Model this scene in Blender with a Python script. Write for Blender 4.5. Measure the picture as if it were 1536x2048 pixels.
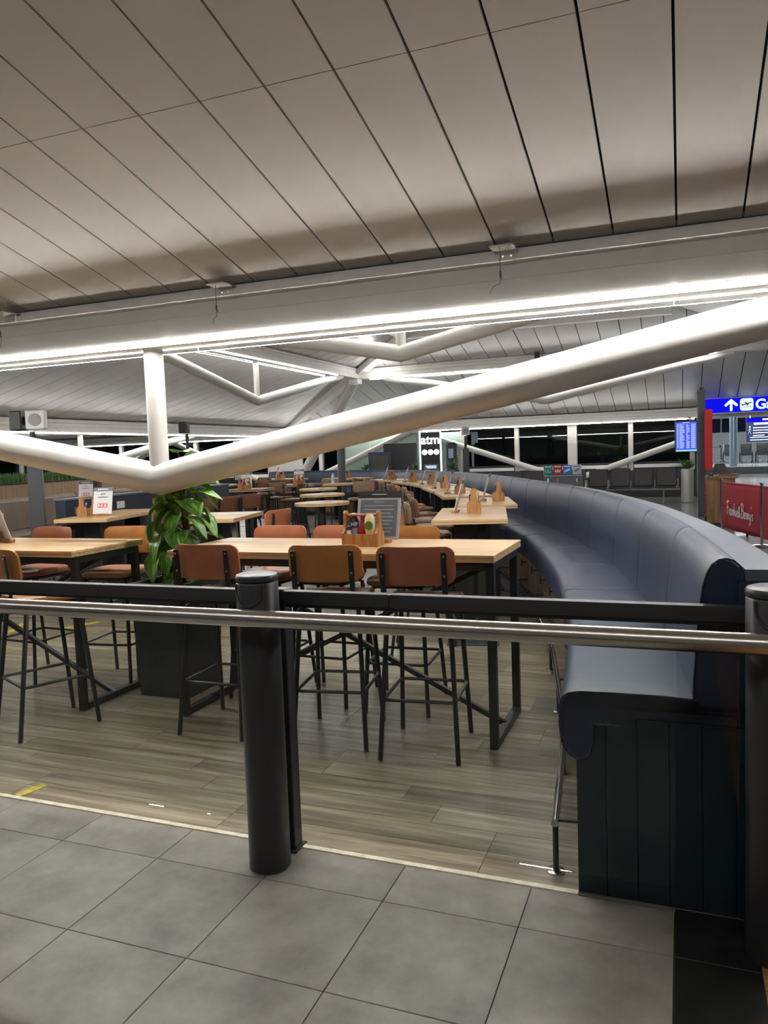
import bpy, bmesh, math, random
from mathutils import Vector, Matrix
PI = math.pi
random.seed(7)
SC = bpy.context.scene
for o in list(bpy.data.objects): bpy.data.objects.remove(o)

# ------------------------------------------------------------------ camera
# world: X along the barrier, Y into the restaurant, Z up; metres; the photographer stands at the origin
def setup_camera():
    f, th, ro, ya, H = 1538.0, math.radians(4.26), math.radians(2.02), math.radians(21.28), 1.631
    M = Matrix.Rotation(ya, 3, 'Z')
    X = M @ Vector((1, 0, 0)); U = M @ Vector((0, math.sin(th), math.cos(th))); F = M @ Vector((0, math.cos(th), -math.sin(th)))
    R = math.cos(ro) * X - math.sin(ro) * U
    V = math.sin(ro) * X + math.cos(ro) * U
    cd = bpy.data.cameras.new('camera'); co = bpy.data.objects.new('camera', cd)
    SC.collection.objects.link(co)
    co.matrix_world = Matrix(((R.x, V.x, -F.x, 0), (R.y, V.y, -F.y, 0), (R.z, V.z, -F.z, H), (0, 0, 0, 1)))
    cd.sensor_fit = 'VERTICAL'; cd.sensor_height = 24.0; cd.lens = f / 2048 * 24.0
    cd.clip_start = 0.05; cd.clip_end = 300
    SC.camera = co
setup_camera()

# ------------------------------------------------------------------ light and exposure
LED = 98.0          # radiance of the linear lamps under the roof beams
LED_FAR = 60.0
w = bpy.data.worlds.new('night'); SC.world = w; w.use_nodes = True
w.node_tree.nodes['Background'].inputs[0].default_value = (0.010, 0.013, 0.022, 1)
w.node_tree.nodes['Background'].inputs[1].default_value = 1.0
SC.view_settings.view_transform = 'Standard'; SC.view_settings.look = 'None'
SC.view_settings.gamma = 1.0; SC.view_settings.use_curve_mapping = False
SC.view_settings.exposure = 0.18
SC.cycles.max_bounces = 6; SC.cycles.diffuse_bounces = 3; SC.cycles.glossy_bounces = 3; SC.cycles.transparent_max_bounces = 8
SC.cycles.use_adaptive_sampling = True; SC.cycles.adaptive_threshold = 0.02
SC.cycles.caustics_reflective = False; SC.cycles.caustics_refractive = False

# ------------------------------------------------------------------ materials
MATS = {}
def srgb(r, g, b):
    f = lambda c: (c / 255 / 12.92) if c / 255 <= 0.04045 else ((c / 255 + 0.055) / 1.055) ** 2.4
    return (f(r), f(g), f(b), 1)
def mat(name, col, rough=0.5, metal=0.0, spec=0.5, noise=None, bump=None, coat=0.0):
    """noise=(scale, amount[, stretch vector]) varies the colour; bump=(scale, strength)"""
    m = bpy.data.materials.new(name); m.use_nodes = True; nt = m.node_tree
    p = nt.nodes['Principled BSDF']
    p.inputs['Base Color'].default_value = col; p.inputs['Roughness'].default_value = rough
    p.inputs['Metallic'].default_value = metal; p.inputs['Specular IOR Level'].default_value = spec
    p.inputs['Coat Weight'].default_value = coat
    if noise or bump:
        tc = nt.nodes.new('ShaderNodeTexCoord'); mp = nt.nodes.new('ShaderNodeMapping')
        nt.links.new(tc.outputs['Object'], mp.inputs['Vector'])
        if noise and len(noise) > 2: mp.inputs['Scale'].default_value = noise[2]
    if noise:
        n = nt.nodes.new('ShaderNodeTexNoise'); n.inputs['Scale'].default_value = noise[0]; n.inputs['Detail'].default_value = 5
        nt.links.new(mp.outputs[0], n.inputs['Vector'])
        r = nt.nodes.new('ShaderNodeValToRGB'); a = noise[1]
        r.color_ramp.elements[0].position = 0.3; r.color_ramp.elements[1].position = 0.7
        r.color_ramp.elements[0].color = tuple(c * (1 - a) for c in col[:3]) + (1,)
        r.color_ramp.elements[1].color = tuple(min(1, c * (1 + a)) for c in col[:3]) + (1,)
        nt.links.new(n.outputs['Fac'], r.inputs['Fac']); nt.links.new(r.outputs['Color'], p.inputs['Base Color'])
    if bump:
        n2 = nt.nodes.new('ShaderNodeTexNoise'); n2.inputs['Scale'].default_value = bump[0]; n2.inputs['Detail'].default_value = 3
        nt.links.new(tc.outputs['Object'], n2.inputs['Vector'])
        b = nt.nodes.new('ShaderNodeBump'); b.inputs['Strength'].default_value = bump[1]; b.inputs['Distance'].default_value = 0.01
        nt.links.new(n2.outputs['Fac'], b.inputs['Height']); nt.links.new(b.outputs[0], p.inputs['Normal'])
    MATS[name] = m
    return m
def emit(name, col, s):
    m = bpy.data.materials.new(name); m.use_nodes = True; nt = m.node_tree
    nt.nodes.remove(nt.nodes['Principled BSDF'])
    e = nt.nodes.new('ShaderNodeEmission'); e.inputs[0].default_value = col; e.inputs[1].default_value = s
    nt.links.new(e.outputs[0], nt.nodes['Material Output'].inputs[0]); MATS[name] = m; return m
def glass(name, tint, ior=1.5, rough=0.0):
    m = bpy.data.materials.new(name); m.use_nodes = True; nt = m.node_tree
    nt.nodes.remove(nt.nodes['Principled BSDF'])
    t = nt.nodes.new('ShaderNodeBsdfTransparent'); t.inputs[0].default_value = tint
    g = nt.nodes.new('ShaderNodeBsdfGlossy'); g.inputs['Roughness'].default_value = rough
    lw = nt.nodes.new('ShaderNodeLayerWeight'); lw.inputs[0].default_value = 0.5
    pw = nt.nodes.new('ShaderNodeMath'); pw.operation = 'POWER'; pw.inputs[1].default_value = 5.0
    ma = nt.nodes.new('ShaderNodeMath'); ma.operation = 'MULTIPLY_ADD'; f0 = ((ior - 1) / (ior + 1))**2; ma.inputs[1].default_value = 1 - f0; ma.inputs[2].default_value = f0
    mx = nt.nodes.new('ShaderNodeMixShader')
    nt.links.new(lw.outputs['Facing'], pw.inputs[0]); nt.links.new(pw.outputs[0], ma.inputs[0])
    nt.links.new(ma.outputs[0], mx.inputs[0]); nt.links.new(t.outputs[0], mx.inputs[1]); nt.links.new(g.outputs[0], mx.inputs[2])
    nt.links.new(mx.outputs[0], nt.nodes['Material Output'].inputs[0]); MATS[name] = m; return m
def wood(name, c1, c2, rough=0.35, axis='X', scale=6.0, stretch=0.06, perobj=0.0, spec=0.5, coat=0.0, c3=None):
    """long streaky grain along an axis; perobj shifts brightness from piece to piece"""
    m = bpy.data.materials.new(name); m.use_nodes = True; nt = m.node_tree; p = nt.nodes['Principled BSDF']
    p.inputs['Roughness'].default_value = rough; p.inputs['Specular IOR Level'].default_value = spec; p.inputs['Coat Weight'].default_value = coat
    tc = nt.nodes.new('ShaderNodeTexCoord'); mp = nt.nodes.new('ShaderNodeMapping'); oi = nt.nodes.new('ShaderNodeObjectInfo')
    sc = [1, 1, 1]; sc['XYZ'.index(axis)] = stretch; mp.inputs['Scale'].default_value = sc
    nt.links.new(tc.outputs['Object'], mp.inputs['Vector'])
    cm = nt.nodes.new('ShaderNodeCombineXYZ'); mu = nt.nodes.new('ShaderNodeMath'); mu.operation = 'MULTIPLY'; mu.inputs[1].default_value = 37.0
    nt.links.new(oi.outputs['Random'], mu.inputs[0])
    for i in range(3): nt.links.new(mu.outputs[0], cm.inputs[i])
    nt.links.new(cm.outputs[0], mp.inputs['Location'])
    n = nt.nodes.new('ShaderNodeTexNoise'); n.inputs['Scale'].default_value = scale * 4; n.inputs['Detail'].default_value = 6; n.inputs['Roughness'].default_value = 0.65
    nt.links.new(mp.outputs[0], n.inputs['Vector'])
    r = nt.nodes.new('ShaderNodeValToRGB'); r.color_ramp.elements[0].position = 0.32; r.color_ramp.elements[1].position = 0.68
    r.color_ramp.elements[0].color = c1; r.color_ramp.elements[1].color = c2
    if c3:
        e = r.color_ramp.elements.new(0.5); e.color = c3
    nt.links.new(n.outputs['Fac'], r.inputs['Fac'])
    hs = nt.nodes.new('ShaderNodeHueSaturation'); mr = nt.nodes.new('ShaderNodeMapRange')
    mr.inputs['To Min'].default_value = 1 - perobj; mr.inputs['To Max'].default_value = 1 + perobj
    nt.links.new(oi.outputs['Random'], mr.inputs['Value']); nt.links.new(mr.outputs[0], hs.inputs['Value'])
    nt.links.new(r.outputs['Color'], hs.inputs['Color']); nt.links.new(hs.outputs[0], p.inputs['Base Color'])
    n2 = nt.nodes.new('ShaderNodeTexNoise'); n2.inputs['Scale'].default_value = scale * 0.8; nt.links.new(mp.outputs[0], n2.inputs['Vector'])
    m2 = nt.nodes.new('ShaderNodeMapRange'); m2.inputs['To Min'].default_value = rough - 0.08; m2.inputs['To Max'].default_value = rough + 0.12
    nt.links.new(n2.outputs['Fac'], m2.inputs['Value']); nt.links.new(m2.outputs[0], p.inputs['Roughness'])
    MATS[name] = m; return m

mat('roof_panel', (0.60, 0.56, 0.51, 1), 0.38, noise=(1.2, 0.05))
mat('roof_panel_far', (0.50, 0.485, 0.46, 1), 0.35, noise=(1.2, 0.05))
mat('dark_void', (0.02, 0.02, 0.02, 1), 0.9)
mat('white_steel', (0.62, 0.60, 0.56, 1), 0.34, noise=(3, 0.04), bump=(60, 0.02))
mat('grey_steel', (0.76, 0.74, 0.70, 1), 0.45, noise=(4, 0.05), bump=(40, 0.05))
mat('trim_dark', (0.16, 0.155, 0.15, 1), 0.5)
mat('charcoal', (0.030, 0.031, 0.035, 1), 0.38, noise=(6, 0.12))
mat('rail_black', (0.022, 0.024, 0.028, 1), 0.42)
mat('post_grey', (0.055, 0.060, 0.068, 1), 0.45)
mat('black_metal', (0.012, 0.013, 0.013, 1), 0.38)
mat('black_plastic', (0.010, 0.010, 0.011, 1), 0.45)
mat('steel', (0.52, 0.50, 0.46, 1), 0.24, 1.0, bump=(120, 0.02))
mat('chrome', (0.70, 0.70, 0.70, 1), 0.12, 1.0)
mat('navy', (0.016, 0.021, 0.052, 1), 0.40, noise=(5, 0.12), bump=(160, 0.06))
mat('navy_seat', (0.021, 0.033, 0.074, 1), 0.40, 0.0, 0.42, noise=(5, 0.12), bump=(140, 0.07))
mat('navy_board', (0.009, 0.020, 0.030, 1), 0.45, noise=(3, 0.15))
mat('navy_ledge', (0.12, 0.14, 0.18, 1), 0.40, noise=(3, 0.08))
mat('navy_wall', (0.014, 0.021, 0.040, 1), 0.45)
mat('taupe', (0.24, 0.185, 0.145, 1), 0.42, noise=(4, 0.12), bump=(120, 0.05))
mat('terracotta', (0.35, 0.118, 0.056, 1), 0.36, noise=(6, 0.14), bump=(150, 0.06))
mat('tan', (0.40, 0.165, 0.042, 1), 0.36, noise=(6, 0.14), bump=(150, 0.06))
mat('brown', (0.22, 0.125, 0.070, 1), 0.38, noise=(6, 0.16), bump=(150, 0.06))
mat('chestnut', (0.17, 0.070, 0.036, 1), 0.38, noise=(6, 0.16), bump=(150, 0.06))
mat('planter_grey', (0.038, 0.043, 0.044, 1), 0.6, noise=(9, 0.2), bump=(60, 0.1))
mat('soil', (0.02, 0.014, 0.01, 1), 0.9)
mat('stem', (0.10, 0.075, 0.03, 1), 0.7)
mat('paper', (0.72, 0.72, 0.74, 1), 0.6)
mat('menu_grey', (0.11, 0.13, 0.15, 1), 0.4)
mat('menu_light', (0.42, 0.42, 0.44, 1), 0.4)
mat('ink', (0.05, 0.05, 0.06, 1), 0.6)
mat('red_ink', (0.75, 0.13, 0.10, 1), 0.6)
mat('plastic_white', (0.70, 0.70, 0.70, 1), 0.35)
mat('strip_white', (0.85, 0.85, 0.84, 1), 0.4)
mat('steel_bright', (0.66, 0.66, 0.65, 1), 0.32, 0.55)
mat('speaker_white', (0.62, 0.62, 0.63, 1), 0.4)
mat('speaker_mesh', (0.28, 0.29, 0.31, 1), 0.6)
mat('hp_brown', (0.045, 0.018, 0.012, 1), 0.2)
mat('ketchup', (0.30, 0.008, 0.010, 1), 0.22)
mat('mayo', (0.72, 0.62, 0.36, 1), 0.3)
mat('label_green', (0.08, 0.22, 0.05, 1), 0.4)
mat('label_blue', (0.03, 0.06, 0.22, 1), 0.4)
mat('label_sky', (0.30, 0.50, 0.72, 1), 0.4)
mat('clear_plastic', (0.6, 0.65, 0.7, 1), 0.15)
mat('tape_yellow', (0.62, 0.50, 0.04, 1), 0.5, noise=(30, 0.3))
mat('strip_cream', (0.85, 0.80, 0.62, 1), 0.4, noise=(20, 0.2))
mat('black_tile', (0.010, 0.010, 0.010, 1), 0.42, noise=(12, 0.5))
mat('orange_floor', (0.36, 0.17, 0.055, 1), 0.4, noise=(8, 0.4, (1, 6, 1)))
mat('banner_red', (0.36, 0.016, 0.032, 1), 0.75, noise=(6, 0.1))
mat('sign_red', (0.55, 0.006, 0.010, 1), 0.5)
mat('grout', (0.055, 0.052, 0.048, 1), 0.8)
mat('tile_gap', (0.045, 0.038, 0.03, 1), 0.8)
mat('seat_leather', (0.014, 0.014, 0.015, 1), 0.32)
mat('low_wall', (0.035, 0.037, 0.040, 1), 0.5)
mat('wall_cream', (0.50, 0.48, 0.45, 1), 0.7)
mat('wall_pale', (0.42, 0.46, 0.47, 1), 0.6)
mat('green_screen', (0.36, 0.48, 0.41, 1), 0.2)
mat('board_navy', (0.012, 0.014, 0.06, 1), 0.3)
mat('board_grey', (0.055, 0.052, 0.045, 1), 0.4)
mat('bin_teal', (0.01, 0.24, 0.22, 1), 0.5)
mat('bin_red', (0.50, 0.03, 0.04, 1), 0.5)
mat('bin_blue', (0.02, 0.20, 0.55, 1), 0.5)
mat('bin_grey', (0.50, 0.53, 0.56, 1), 0.5)
mat('bin_body', (0.11, 0.115, 0.12, 1), 0.5)
mat('rubber', (0.006, 0.006, 0.006, 1), 0.6)
mat('blue_grey_metal', (0.22, 0.27, 0.33, 1), 0.35, 0.6)
mat('sign_dark_blue', (0.008, 0.012, 0.035, 1), 0.7, 0.0, 0.1)
mat('grass', (0.07, 0.17, 0.03, 1), 0.6, noise=(30, 0.4))
mat('fern', (0.06, 0.15, 0.05, 1), 0.55, noise=(20, 0.4))
emit('led', (1.0, 0.975, 0.93, 1), LED)
emit('led_far', (1.0, 0.98, 0.95, 1), LED_FAR)
emit('led_dim', (1.0, 0.98, 0.95, 1), 32.0)
emit('led_gate', (0.9, 0.96, 1.0, 1), 230.0)
emit('sign_blue', (0.004, 0.006, 0.75, 1), 1.0)
emit('sign_white', (0.80, 1.0, 0.97, 1), 0.95)
emit('atm_white', (0.85, 0.93, 1.0, 1), 2.2)
emit('screen_blue', (0.07, 0.12, 0.85, 1), 0.9)
emit('screen_text', (0.55, 0.70, 1.0, 1), 0.9)
emit('screen_pink', (0.85, 0.45, 0.75, 1), 0.8)
emit('screen_cyan', (0.35, 0.75, 0.85, 1), 0.9)
emit('screen_dim', (0.3, 0.36, 0.45, 1), 0.5)
glass('barrier_glass', (0.93, 0.965, 0.955, 1), 1.35)
glass('window_glass', (0.55, 0.62, 0.60, 1), 1.5)
wood('table_wood', (0.43, 0.26, 0.110, 1), (0.68, 0.485, 0.25, 1), 0.33, 'X', 5, 0.05, 0.05, c3=(0.57, 0.38, 0.185, 1))
wood('table_edge', (0.24, 0.15, 0.07, 1), (0.62, 0.45, 0.25, 1), 0.45, 'X', 12, 0.02, 0.0)
wood('caddy_wood', (0.22, 0.09, 0.03, 1), (0.55, 0.28, 0.10, 1), 0.45, 'Z', 8, 0.1, 0.12)
wood('oak_base', (0.10, 0.063, 0.034, 1), (0.27, 0.18, 0.105, 1), 0.45, 'Z', 6, 0.10, 0.06)
wood('oak_box', (0.26, 0.16, 0.095, 1), (0.38, 0.26, 0.17, 1), 0.5, 'Z', 6, 0.10, 0.04)
wood('host_wood', (0.15, 0.075, 0.028, 1), (0.30, 0.17, 0.07, 1), 0.4, 'Z', 5, 0.08, 0.04)
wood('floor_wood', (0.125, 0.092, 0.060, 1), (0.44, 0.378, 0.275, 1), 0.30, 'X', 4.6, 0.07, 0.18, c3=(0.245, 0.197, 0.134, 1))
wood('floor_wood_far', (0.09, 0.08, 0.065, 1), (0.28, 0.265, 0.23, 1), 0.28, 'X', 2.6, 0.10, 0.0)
wood('floor_brown', (0.06, 0.04, 0.034, 1), (0.16, 0.115, 0.10, 1), 0.55, 'X', 2.6, 0.10, 0.0, spec=0.2)

def floor_tile_mat():
    m = bpy.data.materials.new('floor_tile'); m.use_nodes = True; nt = m.node_tree; p = nt.nodes['Principled BSDF']
    tc = nt.nodes.new('ShaderNodeTexCoord'); oi = nt.nodes.new('ShaderNodeObjectInfo'); ad = nt.nodes.new('ShaderNodeVectorMath'); ad.operation = 'ADD'
    sc = nt.nodes.new('ShaderNodeVectorMath'); sc.operation = 'SCALE'; sc.inputs['Scale'].default_value = 23
    cb = nt.nodes.new('ShaderNodeCombineXYZ')
    for i in range(3): nt.links.new(oi.outputs['Random'], cb.inputs[i])
    nt.links.new(cb.outputs[0], sc.inputs[0]); nt.links.new(tc.outputs['Object'], ad.inputs[0]); nt.links.new(sc.outputs[0], ad.inputs[1])
    n = nt.nodes.new('ShaderNodeTexNoise'); n.inputs['Scale'].default_value = 4.0; n.inputs['Detail'].default_value = 11; n.inputs['Roughness'].default_value = 0.62
    nt.links.new(ad.outputs[0], n.inputs['Vector'])
    r = nt.nodes.new('ShaderNodeValToRGB'); r.color_ramp.elements[0].position = 0.30; r.color_ramp.elements[1].position = 0.72
    r.color_ramp.elements[0].color = (0.185, 0.166, 0.148, 1); r.color_ramp.elements[1].color = (0.365, 0.338, 0.300, 1)
    nt.links.new(n.outputs['Fac'], r.inputs['Fac']); nt.links.new(r.outputs[0], p.inputs['Base Color'])
    p.inputs['Roughness'].default_value = 0.42; p.inputs['Specular IOR Level'].default_value = 0.35
    b = nt.nodes.new('ShaderNodeBump'); b.inputs['Strength'].default_value = 0.06; nt.links.new(n.outputs['Fac'], b.inputs['Height']); nt.links.new(b.outputs[0], p.inputs['Normal'])
    MATS['floor_tile'] = m
floor_tile_mat()
def concourse_mat():
    m = bpy.data.materials.new('concourse_tile'); m.use_nodes = True; nt = m.node_tree; p = nt.nodes['Principled BSDF']
    tc = nt.nodes.new('ShaderNodeTexCoord'); b = nt.nodes.new('ShaderNodeTexBrick')
    b.offset = 0; b.inputs['Scale'].default_value = 1.0; b.inputs['Brick Width'].default_value = 0.6; b.inputs['Row Height'].default_value = 0.6
    b.inputs['Mortar Size'].default_value = 0.006
    b.inputs['Color1'].default_value = (0.26, 0.26, 0.25, 1); b.inputs['Color2'].default_value = (0.30, 0.30, 0.29, 1); b.inputs['Mortar'].default_value = (0.13, 0.13, 0.13, 1)
    nt.links.new(tc.outputs['Object'], b.inputs['Vector']); nt.links.new(b.outputs['Color'], p.inputs['Base Color'])
    p.inputs['Roughness'].default_value = 0.12
    MATS['concourse_tile'] = m
concourse_mat()
def leaf_mat():
    m = bpy.data.materials.new('leaf'); m.use_nodes = True; nt = m.node_tree; p = nt.nodes['Principled BSDF']
    tc = nt.nodes.new('ShaderNodeTexCoord'); mp = nt.nodes.new('ShaderNodeMapping'); mp.inputs['Scale'].default_value = (4.5, 1.0, 4.5)
    nt.links.new(tc.outputs['UV'], mp.inputs['Vector'])
    oi = nt.nodes.new('ShaderNodeObjectInfo'); mu = nt.nodes.new('ShaderNodeMath'); mu.operation = 'MULTIPLY'; mu.inputs[1].default_value = 50
    nt.links.new(oi.outputs['Random'], mu.inputs[0])
    n = nt.nodes.new('ShaderNodeTexNoise'); n.noise_dimensions = '4D'; n.inputs['Scale'].default_value = 2.2; n.inputs['Detail'].default_value = 3
    nt.links.new(mp.outputs[0], n.inputs['Vector']); nt.links.new(mu.outputs[0], n.inputs['W'])
    r = nt.nodes.new('ShaderNodeValToRGB')
    r.color_ramp.elements[0].position = 0.45; r.color_ramp.elements[0].color = (0.075, 0.235, 0.035, 1)
    r.color_ramp.elements[1].position = 0.72; r.color_ramp.elements[1].color = (0.80, 0.85, 0.35, 1)
    e = r.color_ramp.elements.new(0.58); e.color = (0.24, 0.47, 0.07, 1)
    nt.links.new(n.outputs['Fac'], r.inputs['Fac']); nt.links.new(r.outputs[0], p.inputs['Base Color'])
    p.inputs['Roughness'].default_value = 0.3
    MATS['leaf'] = m
leaf_mat()

# ------------------------------------------------------------------ mesh helpers
class B:
    """collects shapes; build() links them as ONE mesh object"""
    def __init__(s): s.v = []; s.f = []; s.uv = None
    def add(s, vs, fs):
        o = len(s.v); s.v += [tuple(v) for v in vs]; s.f += [tuple(i + o for i in f) for f in fs]; return s
    def box(s, x0, x1, y0, y1, z0, z1):
        return s.add([(x0,y0,z0),(x1,y0,z0),(x1,y1,z0),(x0,y1,z0),(x0,y0,z1),(x1,y0,z1),(x1,y1,z1),(x0,y1,z1)],
                     [(0,3,2,1),(4,5,6,7),(0,1,5,4),(1,2,6,5),(2,3,7,6),(3,0,4,7)])
    def cbox(s, x0, x1, y0, y1, z0, z1, c=0.004):
        """box with chamfered edges"""
        X, Y, Z = (x0, x1), (y0, y1), (z0, z1); vs = []; idx = {}
        for i in (0, 1):
            for j in (0, 1):
                for k in (0, 1):
                    p = (X[i], Y[j], Z[k]); d = (c if i == 0 else -c, c if j == 0 else -c, c if k == 0 else -c)
                    for a in range(3):
                        q = [p[t] + (0 if t == a else d[t]) for t in range(3)]; idx[i, j, k, a] = len(vs); vs.append(q)
        fs = []
        for a in range(3):
            b_, c_ = [(1, 2), (2, 0), (0, 1)][a]
            for sgn in (0, 1):
                q = []
                for (u, w_) in ((0, 0), (1, 0), (1, 1), (0, 1)):
                    t = [0, 0, 0]; t[a] = sgn; t[b_] = u; t[c_] = w_; q.append(idx[t[0], t[1], t[2], a])
                fs.append(tuple(q if sgn else q[::-1]))
            for u in (0, 1):
                for w_ in (0, 1):
                    t0 = [0, 0, 0]; t0[b_] = u; t0[c_] = w_; t1 = list(t0); t1[a] = 1
                    fs.append((idx[(*t0, b_)], idx[(*t1, b_)], idx[(*t1, c_)], idx[(*t0, c_)]))
        for i in (0, 1):
            for j in (0, 1):
                for k in (0, 1): fs.append((idx[i, j, k, 0], idx[i, j, k, 1], idx[i, j, k, 2]))
        return s.add(vs, fs)
    def bar(s, p0, p1, w, h):
        """rectangular bar between two points"""
        p0, p1 = Vector(p0), Vector(p1); d = (p1 - p0).normalized()
        a = d.cross(Vector((0, 0, 1)))
        if a.length < 1e-4: a = Vector((1, 0, 0))
        a.normalize(); b = d.cross(a).normalized()
        vs = []
        for p in (p0, p1):
            for (i, j) in ((-1, -1), (1, -1), (1, 1), (-1, 1)): vs.append(p + a * (w / 2 * i) + b * (h / 2 * j))
        return s.add(vs, [(0,3,2,1),(4,5,6,7),(0,1,5,4),(1,2,6,5),(2,3,7,6),(3,0,4,7)])
    def tube(s, pts, r, n=8, closed=False, cap=True):
        pts = [Vector(p) for p in pts]; m = len(pts); rr = r if isinstance(r, (list, tuple)) else [r] * m
        vs = []; fs = []; up = None
        for i, p in enumerate(pts):
            a = pts[(i - 1) % m] if (closed or i > 0) else p; b = pts[(i + 1) % m] if (closed or i < m - 1) else p
            d = (b - a).normalized()
            if up is None:
                up = d.cross(Vector((0, 0, 1)))
                if up.length < 1e-3: up = d.cross(Vector((1, 0, 0)))
                up.normalize()
            else:
                up = (up - d * up.dot(d)).normalized()
            w_ = d.cross(up)
            sc = 1.0
            if (closed or 0 < i < m - 1):
                d1 = (p - a).normalized(); d2 = (b - p).normalized(); ca = max(0.5, math.sqrt(max(0, (1 + d1.dot(d2)) / 2))); sc = 1 / ca
            for k in range(n):
                t = 2 * PI * k / n
                o = up * math.cos(t) + w_ * math.sin(t)
                if sc > 1.001:
                    # stretch in the bend plane so mitres keep their radius
                    bn = (d2 - d1)
                    if bn.length > 1e-5:
                        bn.normalize(); o = o + bn * (o.dot(bn) * (sc - 1))
                vs.append(p + o * rr[i])
        rings = m if closed else m - 1
        for i in range(rings):
            for k in range(n):
                a = i * n + k; b = i * n + (k + 1) % n; j = ((i + 1) % m) * n
                fs.append((a, b, j + (k + 1) % n, j + k))
        if cap and not closed:
            fs.append(tuple(range(n))[::-1]); fs.append(tuple((m - 1) * n + k for k in range(n)))
        return s.add(vs, fs)
    def lathe(s, prof, n=20, cx=0, cy=0):
        vs = []; fs = []; m = len(prof)
        for (r, z) in prof:
            for k in range(n):
                t = 2 * PI * k / n; vs.append((cx + r * math.cos(t), cy + r * math.sin(t), z))
        for i in range(m - 1):
            for k in range(n):
                a = i * n + k; b = i * n + (k + 1) % n; fs.append((a, b, b + n, a + n))
        fs.append(tuple(range(n))[::-1]); fs.append(tuple((m - 1) * n + k for k in range(n)))
        return s.add(vs, fs)
    def prism(s, poly, z0, z1):
        n = len(poly); vs = [(x, y, z0) for x, y in poly] + [(x, y, z1) for x, y in poly]
        fs = [tuple(range(n))[::-1], tuple(range(n, 2 * n))] + [(i, (i + 1) % n, n + (i + 1) % n, n + i) for i in range(n)]
        return s.add(vs, fs)
    def sweep(s, prof, rings, cap=True):
        """prof: list of (u,z); rings: list of (point xy, outward normal xy)"""
        n = len(prof); vs = []; fs = []
        for (p, nn) in rings:
            for (u, z) in prof: vs.append((p[0] + nn[0] * u, p[1] + nn[1] * u, z))
        for i in range(len(rings) - 1):
            for k in range(n):
                a = i * n + k; b = i * n + (k + 1) % n; fs.append((a, a + n, b + n, b))
        if cap: fs.append(tuple(range(n))); fs.append(tuple((len(rings) - 1) * n + k for k in range(n))[::-1])
        return s.add(vs, fs)
    def xf(s, M):
        s.v = [tuple(M @ Vector(v)) for v in s.v]; return s
    def mesh(s, name):
        me = bpy.data.meshes.new(name); me.from_pydata(s.v, [], s.f); me.update()
        bm = bmesh.new(); bm.from_mesh(me); bmesh.ops.recalc_face_normals(bm, faces=bm.faces); bm.to_mesh(me); bm.free()
        return me
    def build(s, name, m, parent=None, smooth=False, loc=None, rz=0):
        return mobj(name, s.mesh(name), m, parent, smooth, loc, rz)
def mobj(name, me, m, parent=None, smooth=False, loc=None, rz=0):
    o = bpy.data.objects.new(name, me); SC.collection.objects.link(o)
    if m and not me.materials: me.materials.append(MATS[m])
    if smooth and len(me.polygons):
        me.polygons.foreach_set('use_smooth', [True] * len(me.polygons))
        try: me.set_sharp_from_angle(angle=math.radians(38))
        except Exception: pass
    if parent: o.parent = parent
    if loc: o.location = loc
    if rz: o.rotation_euler[2] = rz
    return o
def inst(name, me, parent=None, loc=(0, 0, 0), rot=(0, 0, 0), scale=(1, 1, 1)):
    o = bpy.data.objects.new(name, me); SC.collection.objects.link(o); o.parent = parent
    o.location = loc; o.rotation_euler = rot; o.scale = scale; return o
def tag(o, label, cat, group=None, kind=None):
    o['label'] = label
    if cat: o['category'] = cat
    if group: o['group'] = group
    if kind: o['kind'] = kind
    return o
def thing(name, label, cat, loc=(0, 0, 0), rz=0, group=None):
    o = bpy.data.objects.new(name, None); SC.collection.objects.link(o); o.location = loc; o.rotation_euler[2] = rz
    o.empty_display_size = 0.1
    return tag(o, label, cat, group)
def struct(o, label=None):
    o['kind'] = 'structure'
    if label: o['label'] = label
    return o
def empty_struct(name, label):
    o = bpy.data.objects.new(name, None); SC.collection.objects.link(o); return struct(o, label)
def dup(root, loc, rz, label, mats=None, group=None):
    r = root.copy(); SC.collection.objects.link(r); r.location = loc; r.rotation_euler = (0, 0, rz); r['label'] = label
    if group: r['group'] = group
    for ch in root.children:
        c_ = ch.copy(); SC.collection.objects.link(c_); c_.parent = r
        for g_ in ch.children:
            d_ = g_.copy(); SC.collection.objects.link(d_); d_.parent = c_
    return r
def text_mesh(body, size, ext=0.0015, align='CENTER', bold=0.0):
    cu = bpy.data.curves.new('lettering', 'FONT'); cu.body = body; cu.size = size; cu.extrude = ext; cu.align_x = align; cu.align_y = 'CENTER'
    cu.resolution_u = 6; cu.offset = bold
    o = bpy.data.objects.new('lettering', cu); SC.collection.objects.link(o)
    dg = bpy.context.evaluated_depsgraph_get(); dg.update()
    me = bpy.data.meshes.new_from_object(o.evaluated_get(dg)); bpy.data.objects.remove(o); return me
def text(name, body, size, m, parent, loc, rot=(PI / 2, 0, 0), ext=0.0015, align='CENTER', bold=0.0):
    me = text_mesh(body, size, ext, align, bold)
    me.materials.clear(); o = mobj(name, me, m, parent); o.location = loc; o.rotation_euler = rot; return o
def rrect(w_, h, r, n=4):
    pts = []
    for (cx, cy, a0) in ((w_/2 - r, h/2 - r, 0), (-w_/2 + r, h/2 - r, PI/2), (-w_/2 + r, -h/2 + r, PI), (w_/2 - r, -h/2 + r, 1.5*PI)):
        for k in range(n + 1):
            a = a0 + PI/2 * k / n; pts.append((cx + r*math.cos(a), cy + r*math.sin(a)))
    return pts
ORD = ['first','second','third','fourth','fifth','sixth','seventh','eighth','ninth','tenth','eleventh','twelfth','thirteenth','fourteenth','fifteenth','sixteenth','seventeenth','eighteenth']

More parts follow.
